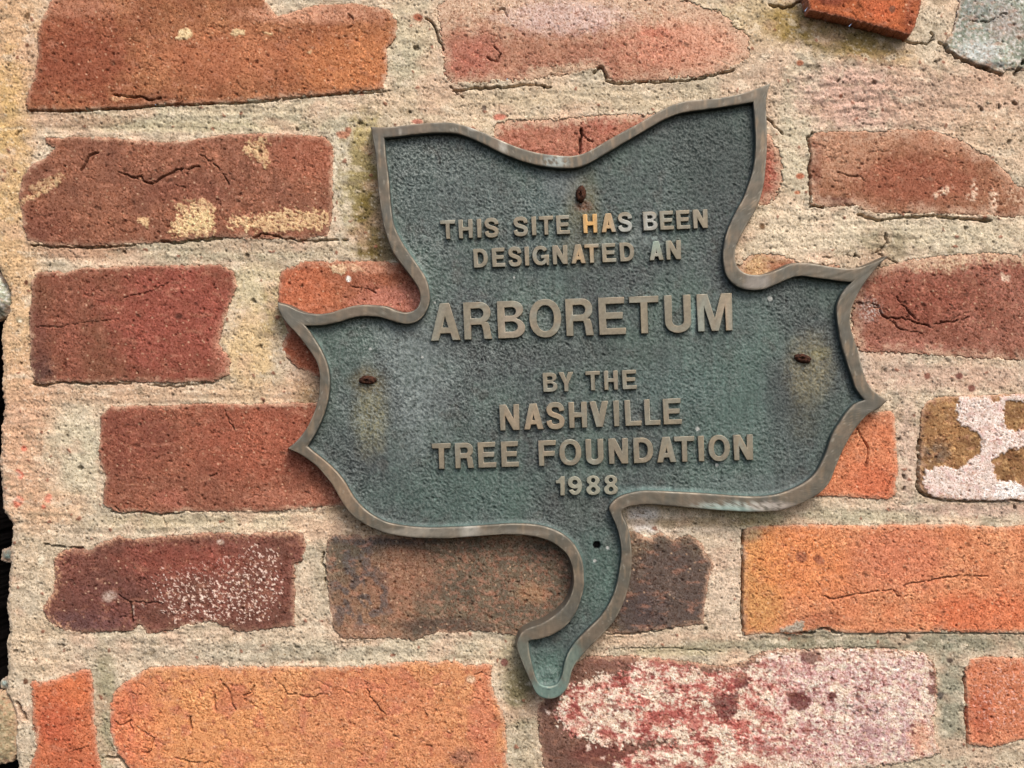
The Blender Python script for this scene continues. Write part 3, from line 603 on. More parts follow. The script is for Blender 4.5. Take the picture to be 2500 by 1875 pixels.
B(520,612,330,28,(176,164,138),0.75); B(200,612,110,22,(180,136,108),0.75); B(640,600,160,16,(196,168,142),0.6); B(620,700,70,60,(206,190,152),0.7); B(610,860,60,90,(216,184,136),0.8); B(640,960,150,34,(206,172,136),0.6); B(300,962,240,24,(196,160,130),0.7)
B(840,430,36,130,(206,196,172),0.7); B(880,420,44,130,(140,122,58),0.72,0.08,0.6); B(905,540,34,110,(112,94,44),0.8,0.12,0.6); B(940,620,44,44,(104,86,40),0.72,0,0.5); B(900,330,40,30,(190,170,120),0.6)  # olive algae beside the plaque, partly its shadow painted into the mortar
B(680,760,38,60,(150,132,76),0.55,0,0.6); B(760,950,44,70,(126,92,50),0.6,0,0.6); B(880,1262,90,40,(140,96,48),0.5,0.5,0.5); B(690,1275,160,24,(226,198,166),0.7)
B(500,1275,240,20,(200,184,154),0.7); B(350,1275,80,16,(176,160,128),0.5); B(960,1590,320,34,(204,190,162),0.6); B(620,1592,360,22,(180,168,146),0.75); B(330,1580,220,24,(196,176,152),0.7)
B(1270,1640,46,120,(156,144,112),0.75); B(1275,1700,34,70,(112,102,66),0.65); B(1280,1840,40,110,(176,162,136),0.7); B(255,1750,26,150,(158,148,118),0.85)
B(1000,120,60,110,(208,190,158),0.7); B(990,150,40,60,(176,170,146),0.5); B(1100,250,220,34,(204,178,148),0.6); B(1480,240,300,30,(200,182,152),0.65); B(1240,300,140,24,(214,190,158),0.6); B(1700,210,160,30,(186,170,146),0.5)
B(1620,20,170,60,(196,178,148),0.7); B(1840,60,80,80,(196,172,132),0.7); B(1850,220,60,140,(204,174,150),0.6); B(1950,330,50,140,(208,196,168),0.7)
B(2060,95,130,50,(128,106,48),0.78,0.25,0.5); B(1930,50,70,45,(150,122,56),0.7); B(2140,130,90,26,(150,124,70),0.55,0.25)
B(2100,240,150,80,(212,172,154),0.85); B(2330,250,180,90,(200,164,140),0.75); B(2260,60,44,60,(206,190,166),0.7); B(2420,330,110,60,(206,176,146),0.6); B(2290,210,90,26,(196,170,150),0.4)
B(1960,560,180,60,(220,202,174),0.8); B(2300,570,220,36,(206,192,164),0.7); B(2160,600,60,40,(128,116,88),0.6,0,0.6); B(2130,630,90,30,(178,160,132),0.4)
B(2160,900,90,60,(196,170,150),0.75); B(2080,880,40,60,(190,180,168),0.5); B(2350,920,200,34,(200,166,146),0.7); B(2215,1100,26,120,(202,172,152),0.8); B(2350,1245,220,16,(188,158,142),0.75); B(2100,1260,160,18,(186,176,148),0.7); B(1820,1268,130,20,(186,176,136),0.6)
B(1640,1275,130,30,(226,206,182),0.85); B(1570,1262,34,40,(236,230,226),0.8); B(1700,1275,190,12,(160,132,84),0.55); B(1770,1420,50,130,(214,190,166),0.8); B(1640,1562,200,16,(196,166,140),0.6); B(1820,1575,180,14,(158,150,126),0.85)
B(2260,1568,300,24,(148,142,120),0.9); B(2320,1700,34,160,(148,144,124),0.9); B(1960,1560,60,22,(124,118,96),0.6); B(2350,1860,200,40,(190,176,152),0.6); B(1650,1590,120,12,(168,156,122),0.6)
mc((206,150,128), 0.0*n90)
# little paint spots of salmon red near the left edge
for (x, y, r) in [(42,1224,13),(118,1217,11),(106,1237,6),(50,1160,8),(57,1095,7),(44,1150,5)]:
    B(x, y, r, r, (224,122,98), 0.8, 0, 0.5, 0.3)
B(100,1367,9,13,(240,228,200),0.8); B(1920,370,0.1,0.1,(0,0,0),0)
H = -0.6+1.4*n90+1.1*n40+0.8*n18+0.6*n9+0.7*n5
open_ = (INS > 0).astype(F4); cs = np.cumsum(open_, 1); wdw = 95
bed = np.zeros_like(cs); bed[:, wdw:-wdw] = (cs[:, 2*wdw:]-cs[:, :-2*wdw])/(2*wdw); bed = sm(0.6, 0.92, bed)
fine = fbm(X/17+0.9*n18, Y/5.0+1.6*n40+0.5*n12, 88, 3, 0.6); hair = sm(0.30, 0.6, fine)*(0.15+0.85*bed)*sm(-0.1, 0.4, n90+0.5*n25)
H -= 1.1*hair; col = col*(1-0.26*hair)[..., None]
H += bed*1.5*pn(X/260, Y/15+0.6*n300, 89)+1.2*fbm(X/30, Y/22, 94, 3)
H += 1.1*strk*bed
col = col*(1+0.15*n18+0.12*n9)[..., None]
stn = fbm(X/60, Y/34, 85, 4, 0.6); mc((140,124,100), 0.55*sm(0.22, 0.55, stn)); mc((228,210,184), 0.5*sm(0.2, 0.5, -stn))
mc((206,168,142), 0.45*sm(0.05, 0.5, fbm(X/120, Y/90, 86, 3)))
smooth = 0.35+0.65*sm(-0.25, 0.3, fbm(X/80, Y/50, 87, 3)); n3 = n3*smooth
strc = sm(0.30, 0.7, strk)*bed; col = col*(1-0.20*strc)[..., None]; H -= 0.8*strc
# sand grains: dark, light and brick-dust crumbs, and open pores
g2d, g2r = cells(X/8.0, Y/8.0, 5)
dk = (g2r > 0.72)*sm(0.36, 0.16, g2d)*smooth; col = col*(1-0.46*dk)[..., None]; H -= 1.2*dk
lt = (g2r < 0.16)*sm(0.36, 0.16, g2d); mc((240,228,206), 0.35*lt); H += 0.8*lt
pore = sm(0.40, 0.60, n5b+0.45*n9+0.3*n40)*smooth; col = col*(1-0.42*pore)[..., None]; H -= 1.6*pore
pit = (pitr > 0.90)*sm(0.26, 0.16, pitd); bp = (crr > 0.62)*(crr < 0.68)*sm(0.14+0.06*n12, 0.08+0.06*n12, crd); H -= 7*bp; col = col*(1-0.5*bp)[..., None]; H -= 3*pit; col = col*(1-0.45*pit)[..., None]
cr = (crr > 0.80)*sm(0.12+0.05*n12, 0.07+0.05*n12, crd); mc((142,92,72), 0.85*cr); H += 1.4*cr
for (x, y, rx, ry, c) in [(1952,155,9,8,(176,112,84)),(2052,236,5,6,(140,90,70)),(1954,430,11,8,(176,106,78)),(1947,470,7,5,(180,120,90)),(1862,553,7,9,(112,84,60)),(68,38,6,9,(122,92,66)),(66,110,5,5,(120,80,60)),(838,328,16,9,(178,124,98)),(850,318,8,8,(170,118,94)),(1182,263,6,7,(96,80,70)),(1022,42,13,9,(160,96,72)),(64,690,5,7,(110,66,50)),(46,780,8,7,(170,150,120)),(49,784,4,3,(240,226,200)),(1231,1618,9,9,(132,88,78)),(2265,918,8,9,(128,84,70)),(2342,918,9,8,(120,76,66)),(2372,948,8,8,(128,84,72)),(2318,615,7,6,(150,136,112)),(2320,1612,7,6,(92,78,70)),(2296,1698,8,9,(110,100,92)),(1018,297,12,6,(196,130,110)),(1222,286,16,9,(190,118,98)),(62,1664,6,7,(110,76,56))]:
    B(x, y, rx, ry, c, 0.95, 0, 0.35, 0.25)
col = col*(1+0.14*n5+0.30*n3)[..., None]*np.array([1.06, 1.08, 1.09], F4)
# joints dip a little beside the bricks
ind = np.clip(INS, -60, 60)
lip = sm(-0.15, 0.35, lipn)
H += (2.8*lip-0.5*(1-lip))*(1-sm(0, 13, np.clip(ind+4*n12, 0, 60)))
ov = np.clip(9*(lipn-0.05)+6*chip, 0, 14)*(lip > 0.3)               # where mortar was smeared over the arris
H -= 34*sm(0, 6, -ind-ov)
# a ledge of fallen mortar under the brick that stands proud
H += 10*blob(full, 2120, 190, 150, 60, 0.1, 0.8)
# the open gap at the wall's left edge
ey = np.array([-400,560,615,640,660,700,760,800,850,900,950,1000,1040,1090,1125,1193,1252,1279,1315,1396,1487,1532,1577,1645,1690,1731,1781,1830,1872,2300], float)
ex = np.array([-400,-120,-40,-8,4,26,26,8,7,12,10,14,6,5,4,7,13,34,32,27,20,27,20,23,18,41,44,42,50,54], float)
ed = X-np.interp(gy, ey, ex).astype(F4)[:, None]+9-4.5*wx-2*n9
gap = sm(3, -5, ed)*sm(-125, -110, ed)
H = H-6*sm(16, 0, ed)*sm(-70, -30, ed)
H = H-420*gap
mc((20,17,17), sm(0,-8,ed)*sm(-190,-150,ed))
mc((150,130,104), sm(-150,-190,ed)*0.7)
rub = np.clip((X < -150)*1.0, 0, 1)                              # rubble of the neighbouring wall, beyond the gap
rd, rr = cells(X/230, Y/150, 12); rd2, _ = cells(X/230+0.02, Y/150+0.02, 12)
H += rub*(58*np.clip(1-(rd/0.75)**2, 0, 1)+10*n40-30)
mc((176,160,138), rub*0.7*sm(0.62, 0.5, rd)); mc((140,128,114), rub*0.8*(rr > 0.6)*sm(0.62, 0.5, rd))
H -= CUT*0.9; col = col*(1-0.5*CUT_DARK)[..., None]
keepv = ind > -10
keep = keepv[:-1, :-1] | keepv[1:, 1:] | keepv[:-1, 1:] | keepv[1:, :-1]
mo = grid_mesh("mortar", X, Y, H, np.clip(col, 0.003, 1), keep, M_MORTAR, wall, origin=(0, 0, base_z))

# ------------------------------------------------------------------ the bronze plaque
RIM_H = 45.0           # rim face above the wall
FIELD_H = 25.0         # recessed field above the wall
fR = (DIST-RIM_H)/DIST; fF = (DIST-FIELD_H)/DIST
pl_c = (0, -FIELD_H*S, Z0)
plaque = empty("plaque", pl_c, "cast bronze leaf-shaped plaque with raised lettering and green patina fixed to the brick wall", "plaque")

# outline pieces, outer and inner edge of the rim; each pair of pieces starts and ends at matching places
SEG = [
 ([(906,310),(912,343),(918,381),(922,425),(924,461),(929,497),(935,540),(945,576),(959,613),(979,642),(1001,671),(1016,692),(1025,711),(1027,728)],
  [(937,336),(939,352),(942,388),(947,425),(950,461),(953,497),(959,540),(969,569),(986,600),(1007,630),(1026,658),(1040,682),(1047,709),(1048,734)]),
 ([(1027,728),(1024,743),(1016,755),(1002,762),(985,764),(966,759),(945,750),(924,747),(892,745),(860,748),(829,757),(807,764),(778,768),(751,766),(730,760),(713,752),(698,745),(678,740)],
  [(1048,734),(1042,755),(1031,773),(1016,785),(997,790),(976,788),(955,782),(934,775),(913,772),(888,771),(860,775),(829,785),(797,792),(776,794),(743,794)]),
 ([(678,740),(680,753),(688,770),(702,790),(723,812),(744,838),(759,859),(771,878),(778,897),(781,914),(781,931),(780,956),(777,976),(772,994),(764,1015),(752,1041),(737,1063),(720,1082),(704,1095)],
  [(743,794),(757,812),(772,835),(785,857),(795,880),(801,901),(804,922),(804,945),(801,968),(797,988),(788,1017),(774,1049),(762,1070),(750,1090)]),
 ([(704,1095),(728,1106),(752,1121),(776,1140),(795,1162),(810,1181),(824,1205),(838,1229),(853,1249),(872,1267),(896,1282),(923,1294),(949,1303),(985,1309),(1022,1313),(1058,1314),(1094,1314),(1148,1310),(1202,1306),(1238,1304),(1283,1306),(1324,1314),(1356,1328),(1383,1351),(1396,1378),(1401,1405)],
  [(750,1090),(766,1104),(785,1119),(805,1136),(824,1155),(841,1177),(853,1198),(866,1218),(882,1236),(902,1253),(925,1267),(949,1277),(985,1284),(1022,1288),(1058,1289),(1094,1288),(1148,1286),(1202,1282),(1256,1279),(1315,1283),(1360,1297),(1392,1319),(1412,1347),(1423,1378),(1425,1412)]),
 ([(1401,1405),(1400,1432),(1392,1459),(1374,1486),(1347,1508),(1320,1524),(1292,1534),(1274,1545),(1265,1563),(1263,1581)],
  [(1425,1412),(1425,1432),(1419,1459),(1406,1494),(1383,1526),(1351,1548),(1320,1559),(1299,1562),(1290,1566),(1290,1576)]),
 ([(1263,1581),(1270,1604),(1283,1636),(1297,1667),(1308,1690),(1322,1702),(1342,1706)],
  [(1290,1576),(1293,1600),(1299,1627),(1306,1652),(1314,1667),(1326,1675),(1342,1677)]),
 ([(1342,1706),(1360,1702),(1376,1690),(1387,1672),(1396,1638),(1410,1613),(1437,1582),(1469,1550),(1500,1514),(1523,1468),(1537,1419),(1542,1369),(1539,1319),(1530,1283),(1519,1260),(1518,1247)],
  [(1342,1677),(1358,1672),(1368,1660),(1374,1645),(1379,1620),(1388,1595),(1406,1568),(1437,1536),(1469,1504),(1491,1469),(1505,1432),(1514,1387),(1518,1351),(1514,1315),(1505,1283),(1494,1258),(1488,1242)]),
 ([(1518,1247),(1532,1237),(1559,1232),(1595,1231),(1654,1236),(1710,1241),(1771,1246),(1839,1249),(1898,1246),(1943,1234),(1979,1217),(2000,1204),(2017,1188),(2029,1169),(2042,1135),(2060,1094),(2087,1048),(2118,1012),(2146,996),(2166,978)],
  [(1488,1242),(1496,1227),(1514,1213),(1545,1203),(1580,1199),(1658,1202),(1726,1206),(1794,1211),(1850,1213),(1895,1208),(1934,1195),(1965,1179),(1990,1158),(2006,1132),(2020,1100),(2033,1062),(2052,1031),(2070,1004),(2089,986),(2112,977)]),
 ([(2166,978),(2146,965),(2128,949),(2112,923),(2102,886),(2092,849),(2081,817),(2075,786),(2078,755),(2092,722),(2110,691),(2133,661),(2150,642),(2166,627)],
  [(2112,977),(2092,950),(2081,920),(2069,885),(2058,850),(2050,814),(2045,779),(2044,752),(2051,727),(2064,706),(2082,688)]),
 ([(2166,627),(2133,642),(2106,652),(2083,656),(2043,654),(1997,646),(1966,642),(1934,644),(1907,656),(1875,668),(1844,672),(1817,666),(1800,650),(1794,628)],
  [(2082,688),(2048,685),(2021,681),(1989,677),(1962,673),(1940,675),(1918,683),(1896,693),(1869,704),(1847,707),(1823,706),(1801,699),(1783,684),(1772,665),(1767,636)]),
 ([(1794,628),(1796,605),(1807,578),(1822,550),(1840,520),(1853,492),(1864,451),(1869,406),(1872,361),(1872,306),(1870,255),(1873,228),(1881,203)],
  [(1767,636),(1767,610),(1774,572),(1786,541),(1801,511),(1816,484),(1831,443),(1840,412),(1845,376),(1846,337),(1844,300),(1840,248)]),
 ([(1881,203),(1858,213),(1822,225),(1777,236),(1732,242),(1686,245),(1656,252),(1626,264),(1596,280),(1557,303),(1521,322),(1484,343),(1448,364),(1424,375),(1394,381),(1352,379),(1316,374),(1280,365),(1244,352),(1207,336),(1171,320),(1135,307),(1111,301),(1087,299),(1051,300),(1015,303),(976,308),(937,311),(906,310)],
  [(1840,248),(1792,256),(1732,265),(1686,271),(1656,277),(1626,289),(1596,305),(1557,328),(1515,353),(1476,376),(1439,397),(1415,407),(1388,410),(1352,408),(1316,403),(1280,394),(1244,381),(1207,364),(1171,346),(1135,331),(1111,325),(1087,323),(1051,324),(1015,327),(966,333),(937,336)]),
]
CORN = {0, 2, 3, 8, 9, 11}     # pieces that begin at a pointed corner

def catmull(P, per=10):
    P = np.array(P, float)
    Q = np.vstack([2*P[0]-P[1], P, 2*P[-1]-P[-2]])
    out = []
    for i in range(1, len(Q)-2):
        p0, p1, p2, p3 = Q[i-1:i+3]
        for j in range(per):
            t = j/per
            out.append(0.5*((2*p1)+(-p0+p2)*t+(2*p0-5*p1+4*p2-p3)*t*t+(-p0+3*p1-3*p2+p3)*t**3))
    out.append(Q[-2])
    return np.array(out)

def resample(P, n):
    L = np.concatenate([[0], np.cumsum(np.hypot(*(P[1:]-P[:-1]).T))])
    t = np.linspace(0, L[-1], n+1)
    return np.stack([np.interp(t, L, P[:, 0]), np.interp(t, L, P[:, 1])], -1)

# join pieces between corners so that the tangents run on through the matching places
def runs(which):
    outp = []
    i = 0; order = sorted(CORN)
    for a, c in enumerate(order):
        e = order[a+1] if a+1 < len(order) else len(SEG)
        pts = []; marks = [0]
        for g in range(c, e):
            p = SEG[g][which]
            pts += p if not pts else p[1:]
            marks.append(len(pts)-1)
        cr = catmull(pts, 8)
        for g in range(len(marks)-1):
            outp.append(cr[marks[g]*8:marks[g+1]*8+1])
    return outp
ro, ri = runs(0), runs(1)
# at a joint between pieces the match is by arc length inside each piece
OUT = []; INN = []
for a, b in zip(ro, ri):
    n = int(max(4, np.hypot(*(a[1:]-a[:-1]).T).sum()/2.6))
    OUT.append(resample(a, n)[:-1]); INN.append(resample(b, n)[:-1])
OUT = np.vstack(OUT); INN = np.vstack(INN)
NP = len(OUT)

def outward(P):
    """unit normals pointing out of a closed loop, lengthened at corners"""
    e = np.roll(P, -1, 0)-P; e /= np.maximum(np.hypot(*e.T), 1e-6)[:, None]
    area = 0.5*np.sum(P[:, 0]*np.roll(P[:, 1], -1)-np.roll(P[:, 0], -1)*P[:, 1])
    sgn = 1 if area > 0 else -1
    nrm = np.stack([e[:, 1], -e[:, 0]], -1)*sgn
    m = nrm+np.roll(nrm, 1, 0); l = np.maximum(np.hypot(*m.T), 0.25)
    m = m/l[:, None]
    k = 1/np.clip((m*nrm).sum(1), 0.4, 1)
    return m*k[:, None]
no, ni = outward(OUT), outward(INN)

def bronze(px, py):
    """colour of the worn rim at a place"""
    x = px.astype(F4); y = py.astype(F4)
    c = np.ones(x.shape+(3,), F4)*lin((105,98,85))
    n1 = fbm(x/60, y/60, 201, 3); n2 = pn(x/9, y/50, 202); n3 = fbm(x/14, y/14, 203, 3, 0.6)
    mix = lambda cc, m: mixc(c, cc, np.clip(m, 0, 1).astype(F4))
    c = mix((126,111,94), 0.7*sm(-0.1, 0.5, n1)); c = mix((100,98,90), 0.6*sm(0.0, 0.5, -n1+0.2*n3)); c = mix((158,134,106), 0.4*sm(0.2, 0.7, n2))
    def g(X0, Y0, rx, ry, amp=0.4): return 1-sm(0.5, 1.4, np.sqrt(((x-X0)/rx)**2+((y-Y0)/ry)**2)+amp*n3)
    c = mix((186,198,188), 0.85*g(1790,1238,110,16)*sm(-0.2,0.3,n3)); c = mix((196,182,170), 0.7*g(1880,1236,60,14)*sm(-0.1,0.3,n3+0.2)); c = mix((160,188,178), 0.7*g(1770,1246,70,10))
    c = mix((196,192,180), 0.65*g(1148,1298,24,18)); c = mix((178,166,148), 0.5*g(1010,1300,50,12))
    c = mix((118,142,132), 0.9*g(1340,1690,60,34)); c = mix((120,138,126), 0.75*g(1395,1625,30,60)); c = mix((118,126,114), 0.6*g(1275,1610,30,50))
    c = mix((168,176,170), 0.8*g(1356,396,32,18)*sm(-0.2,0.2,n3+0.15)); c = mix((188,184,172), 0.6*g(1228,356,10,20)); c = mix((196,190,176), 0.8*g(977,322,3,8,0.1)); c = mix((180,176,164), 0.6*g(1155,314,14,6))
    c = mix((168,160,152), 0.5*g(1850,692,34,22)); c = mix((120,118,108), 0.5*g(720,765,60,34)); c = mix((150,142,128), 0.5*g(1060,1300,300,10))
    c = mix((172,142,112), 0.4*g(820,1180,60,90)); c = mix((112,98,84), 0.35*g(960,315,80,18))
    nk = sm(0.55, 0.7, fbm(x/7, y/26, 207, 2, 0.7)); c = mixc(c, (176,170,154), (0.4*nk).astype(F4))
    sp = sm(0.35, 0.6, fbm(x/11, y/11, 206, 3, 0.7)); c = mixc(c, (84,92,84), (0.35*sp).astype(F4))
    return c*(1+0.04*n2+0.13*pn(x/5, y/7, 205)+0.10*n3)[..., None]

def patina(px, py, x=None):
    """colour of the green-grey field at a place"""
    x = px.astype(F4); y = py.astype(F4)
    n1 = fbm(x/160, y/170, 211, 3); n2 = fbm(x/45, y/50, 212, 3); n3 = fbm((x*0.8+y*0.6)/15, (y*0.8-x*0.6)/15, 213, 3, 0.65); n4 = pn((x*0.9+y*0.44)/5, (y*0.9-x*0.44)/5, 214)
    c = np.ones(x.shape+(3,), F4)*lin((86,98,94))
    mix = lambda cc, m: mixc(c, cc, np.clip(m, 0, 1).astype(F4))
    c = mix((96,116,106), 0.8*sm(-0.1, 0.5, n1)); c = mix((80,84,84), 0.7*sm(0.0, 0.5, -n1)); c = mix((92,90,84), 0.5*sm(0.2, 0.6, n2))
    c = mix((112,132,122), 0.4*sm(0.1,0.6,n3))
    def g(X0, Y0, rx, ry, amp=0.3): return 1-sm(0.4, 1.5, np.sqrt(((x-X0)/rx)**2+((y-Y0)/ry)**2)+amp*n2)
    c = mix((150,160,158), 0.75*g(1010,930,90,170,0.5)*np.clip(0.7+0.8*n3, 0, 1)); c = mix((70,72,74), 0.6*g(830,1110,90,90)); c = mix((90,116,106), 0.6*g(1130,1200,200,80)); c = mix((98,124,114), 0.7*g(1800,1000,180,170)); c = mix((104,126,118), 0.5*g(1830,760,60,80))
    c = mix((76,84,84), 0.6*g(980,400,60,90)); c = mix((64,76,72), 0.85*g(1740,370,120,130)); c = mix((100,116,112), 0.4*g(1120,480,150,80))
    c = mix((92,112,110), 0.5*g(1340,540,60,150)); c = mix((64,74,70), 0.5*g(1970,740,80,60)); c = mix((78,80,82), 0.5*g(1920,990,60,130)); c = mix((96,118,112), 0.6*g(1640,950,120,60))
    c = mix((78,76,74), 0.5*g(1420,1230,110,60)); c = mix((92,118,108), 0.6*g(1470,1400,50,120)); c = mix((104,136,124), 0.75*g(1335,1640,60,50)); c = mix((74,78,76), 0.5*g(1340,860,260,30)); c = mix((130,144,140), 0.4*g(1850,1180,150,20))  # the final mix paints an arc of sheen at lower right
    # rust that ran from the fixings
    tex = np.clip(0.62+0.5*n3+0.3*n4, 0, 1)
    c = mix((72,72,74), 0.5*g(905,1010,70,120,0.2)); c = mix((164,156,116), 0.85*g(905,1005,40,95,0.2)*tex); c = mix((66,62,62), 0.6*g(1972,930,84,120,0.2)); c = mix((168,156,120), 0.95*g(1975,900,52,80,0.2)*tex); c = mix((104,100,80), 0.6*g(1965,1010,36,70,0.3)*tex); c = mix((124,112,74), 0.7*g(1420,490,40,70,0.2)); c = mix((112,108,88), 0.55*g(1425,590,60,60,0.4))
    c = mix((118,66,30), 0.85*g(1424,503,20,13,0.2)); c = mix((120,100,62), 0.5*g(897,930,44,30,0.2)); c = mix((150,140,92), 0.5*g(2000,862,26,16,0.3))
    c = mix((150,158,154), 0.7*g(1535,580,60,24)*sm(-0.3,0.3,n3)); c = mix((150,166,160), 0.7*g(1604,580,28,22)*sm(-0.3,0.3,n3)); c = mix((140,146,146), 0.45*g(1380,450,50,50)); c = mix((150,180,172), 0.8*g(1693,775,6,40,0.2)); c = mix((116,146,140), 0.5*g(1560,1200,160,14))
    for (a, b, r) in [(1880,729,6),(904,852,3.5),(1031,872,2.8),(1061,739,2.6),(1703,1047,5),(1483,1337,4),(1452,1369,4),(1750,1135,4),(1255,677,2.5)]:
        c = mix((240,240,232), 0.95*(1-sm(r*0.7, r*1.25, np.hypot(x-a, y-b))))
    c = mix((160,166,160), 0.4*(1-sm(2,5,np.abs((x-1618)*0.75-(y-318)*1.0)))*(np.abs(x-1618) < 12))
    return c*(1+0.13*n3+0.20*n4+0.22*pn((x*0.7-y*0.7)/3.4, (y*0.7+x*0.7)/3.4, 215))[..., None]*F4(0.62)*(1+0.25*sm(0.1, 0.6, pn(x/11, y/140, 216))-0.2*sm(0.1, 0.6, pn(x/14, y/160, 217)))[..., None]

# rim: chamfered outer arris, flat worn face, inner arris and inner wall, and a flared outer side down to the wall
def WP(P, h, f):
    return W((P[:, 0]-1250)*f+1250, (P[:, 1]-937.5)*f+937.5, np.full(len(P), h, F4) if np.isscalar(h) else h)
loops = []; lcol = []
KF = 9
wav = 0.5*pn(OUT[:, 0]/40, OUT[:, 1]/40, 220)
sidec = lambda P: mixc(bronze(P[:, 0], P[:, 1]), (96,90,80), np.full(len(P), 0.5, F4))
def add(P, h, side=False, fold=None):
    loops.append(WP(P, h, fR)); lcol.append(sidec(P) if side else bronze(P[:, 0], P[:, 1]))
add(OUT+no*4.5, 2.0, True); add(OUT+no*3.8, 14.0, True); add(OUT+no*2.6, 27.0, True); add(OUT+no*1.6, 38.0, True)
add(OUT+no*0.8, RIM_H-2.6, True); add(OUT+no*0.3, RIM_H-0.9+wav*0.5)
lo = OUT-no*0.8; li = INN+ni*0.8
for j in range(KF+1):
    t = j/KF
    P = lo*(1-t)+li*t
    edge_wear_glint = (1.0 if j in (0, KF) else 0.0)
    add(P, (RIM_H+wav-0.25*(2*t-1)**8+0.25*pn(P[:, 0]/14, P[:, 1]/14, 221)).astype(F4))
for q_ in (-1, -1-KF):  # worn edges, with their highlight painted in as lighter colour
    lcol[q_] = mixc(lcol[q_], (190,178,156), (0.45*sm(-0.3, 0.4, fbm(OUT[:, 0]/30, OUT[:, 1]/30, 222, 3))).astype(F4))
loops.append(WP(INN-ni*0.6, RIM_H-1.4, fR)); lcol.append(bronze(INN[:, 0], INN[:, 1]))
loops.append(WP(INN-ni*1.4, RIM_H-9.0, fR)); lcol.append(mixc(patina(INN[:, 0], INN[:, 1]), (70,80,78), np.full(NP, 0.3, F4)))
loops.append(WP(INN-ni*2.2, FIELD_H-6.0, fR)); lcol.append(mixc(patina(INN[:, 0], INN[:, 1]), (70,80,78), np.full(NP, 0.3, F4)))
co = np.vstack(loops); cc = np.vstack(lcol)
K = len(loops); i = np.arange(NP); quads = []
for r in range(K-1):
    a = r*NP+i; b = r*NP+(i+1) % NP
    quads.append(np.stack([a, b, b+NP, a+NP], -1))
quads = np.vstack(quads)[:, ::-1]
rim = make_mesh("rim", co, quads, cc, M_RIM, plaque, pl_c, smooth=False)
rim["label"] = "worn brown raised edge of the plaque"

# recessed field, its leathery grain and the soft fillet where it meets the rim
fs = 2.1
fx = np.arange(735, 2125, fs).astype(F4); fy = np.arange(240, 1690, fs).astype(F4)
FX, FY = np.meshgrid(fx, fy)
sd = poly_sdf(FX, FY, INN[::5])
gyy, gxx = np.gradient(sd, fs)
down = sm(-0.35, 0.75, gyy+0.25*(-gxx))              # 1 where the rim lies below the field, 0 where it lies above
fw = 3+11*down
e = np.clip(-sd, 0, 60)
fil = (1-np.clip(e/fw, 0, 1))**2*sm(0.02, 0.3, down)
c1_, s1_ = math.cos(0.6), math.sin(0.6); qx = (FX*c1_+FY*s1_)+3.4*pn(FX/17, FY/17, 230); qy = (-FX*s1_+FY*c1_)+3.4*pn(FX/17, FY/17, 231)
qx2 = FX*0.86-FY*0.5+2*pn(FX/13, FY/13, 237); qy2 = FX*0.5+FY*0.86
worm = 1-np.abs(pn(qx/9.5, qy/9.5, 232)); worm2 = 1-np.abs(pn(qx2/8.0, qy2/8.0, 236))
bump = pn(qx2/9, qy2/9, 233); sway = fbm(FX/120, FY/120, 234, 2)
amp = 0.75+0.35*fbm(FX/150, FY/150, 235, 2)
cry = 1-0.15*sm(1650, 1900, FX)
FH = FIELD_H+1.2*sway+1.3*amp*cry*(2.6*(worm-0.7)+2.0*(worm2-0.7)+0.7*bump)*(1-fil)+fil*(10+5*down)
fcol = patina(FX.ravel(), FY.ravel()).reshape(FX.shape+(3,))
fcol = mixc(fcol, (160,168,162), np.clip((0.40+0.30*sm(1500, 1050, FX)*sm(1150, 950, FY))*np.maximum(sm(0.84, 0.99, worm), 0.8*sm(0.86, 0.99, worm2))*amp, 0, 1).astype(F4)); fcol = fcol*(1-0.45*sm(0.75, 0.3, worm)*sm(0.8, 0.4, worm2)*amp)[..., None]     # ridges coloured lighter, grooves between them darker
edge_dark = np.clip(1-e/26, 0, 1)**1.5*sm(-0.4, 0.3, fbm(FX/40, FY/40, 238, 3)); fcol = mixc(fcol, (60,66,62), (0.5*edge_dark).astype(F4))  # darker tone on the field along the rim
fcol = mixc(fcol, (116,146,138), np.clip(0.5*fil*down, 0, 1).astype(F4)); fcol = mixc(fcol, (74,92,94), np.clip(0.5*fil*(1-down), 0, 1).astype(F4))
tail = (1-sm(0.5, 1.3, np.hypot((FX-1337)/34, (FY-1662)/34)))
FH += 7*tail
hole = np.hypot(FX-1457, FY-1331)
FH -= 20*sm(9.4, 7.4, hole); fcol = mixc(fcol, (9,8,8), sm(9.9, 8.2, hole).astype(F4))
FH = np.where(sd > 0, np.minimum(FH, RIM_H-3), FH)
kv = sd < 3.0
keep = kv[:-1, :-1] & kv[1:, 1:] & kv[:-1, 1:] & kv[1:, :-1]
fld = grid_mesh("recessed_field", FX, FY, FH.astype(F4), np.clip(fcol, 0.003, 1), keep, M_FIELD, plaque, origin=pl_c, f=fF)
fld["label"] = "dark green grey recessed field with leathery grain"

# ------------------------------------------------------------------ raised letters
def arc(cx, cy, rx, ry, a0, a1, n=16, p=1.0):
    out = []
    for i in range(n+1):
        a = math.radians(a0+(a1-a0)*i/n); c, s_ = math.cos(a), math.sin(a)
        out.append((cx+rx*math.copysign(abs(c)**p, c), cy+ry*math.copysign(abs(s_)**p, s_)))
    return out

def stroke(P, t):
    P = catmull(P, 4); T = np.gradient(P, axis=0); T /= np.hypot(*T.T)[:, None]
    N = np.stack([-T[:, 1], T[:, 0]], -1)*t/2
    return [tuple(q) for q in np.vstack([P+N, (P-N)[::-1]])]

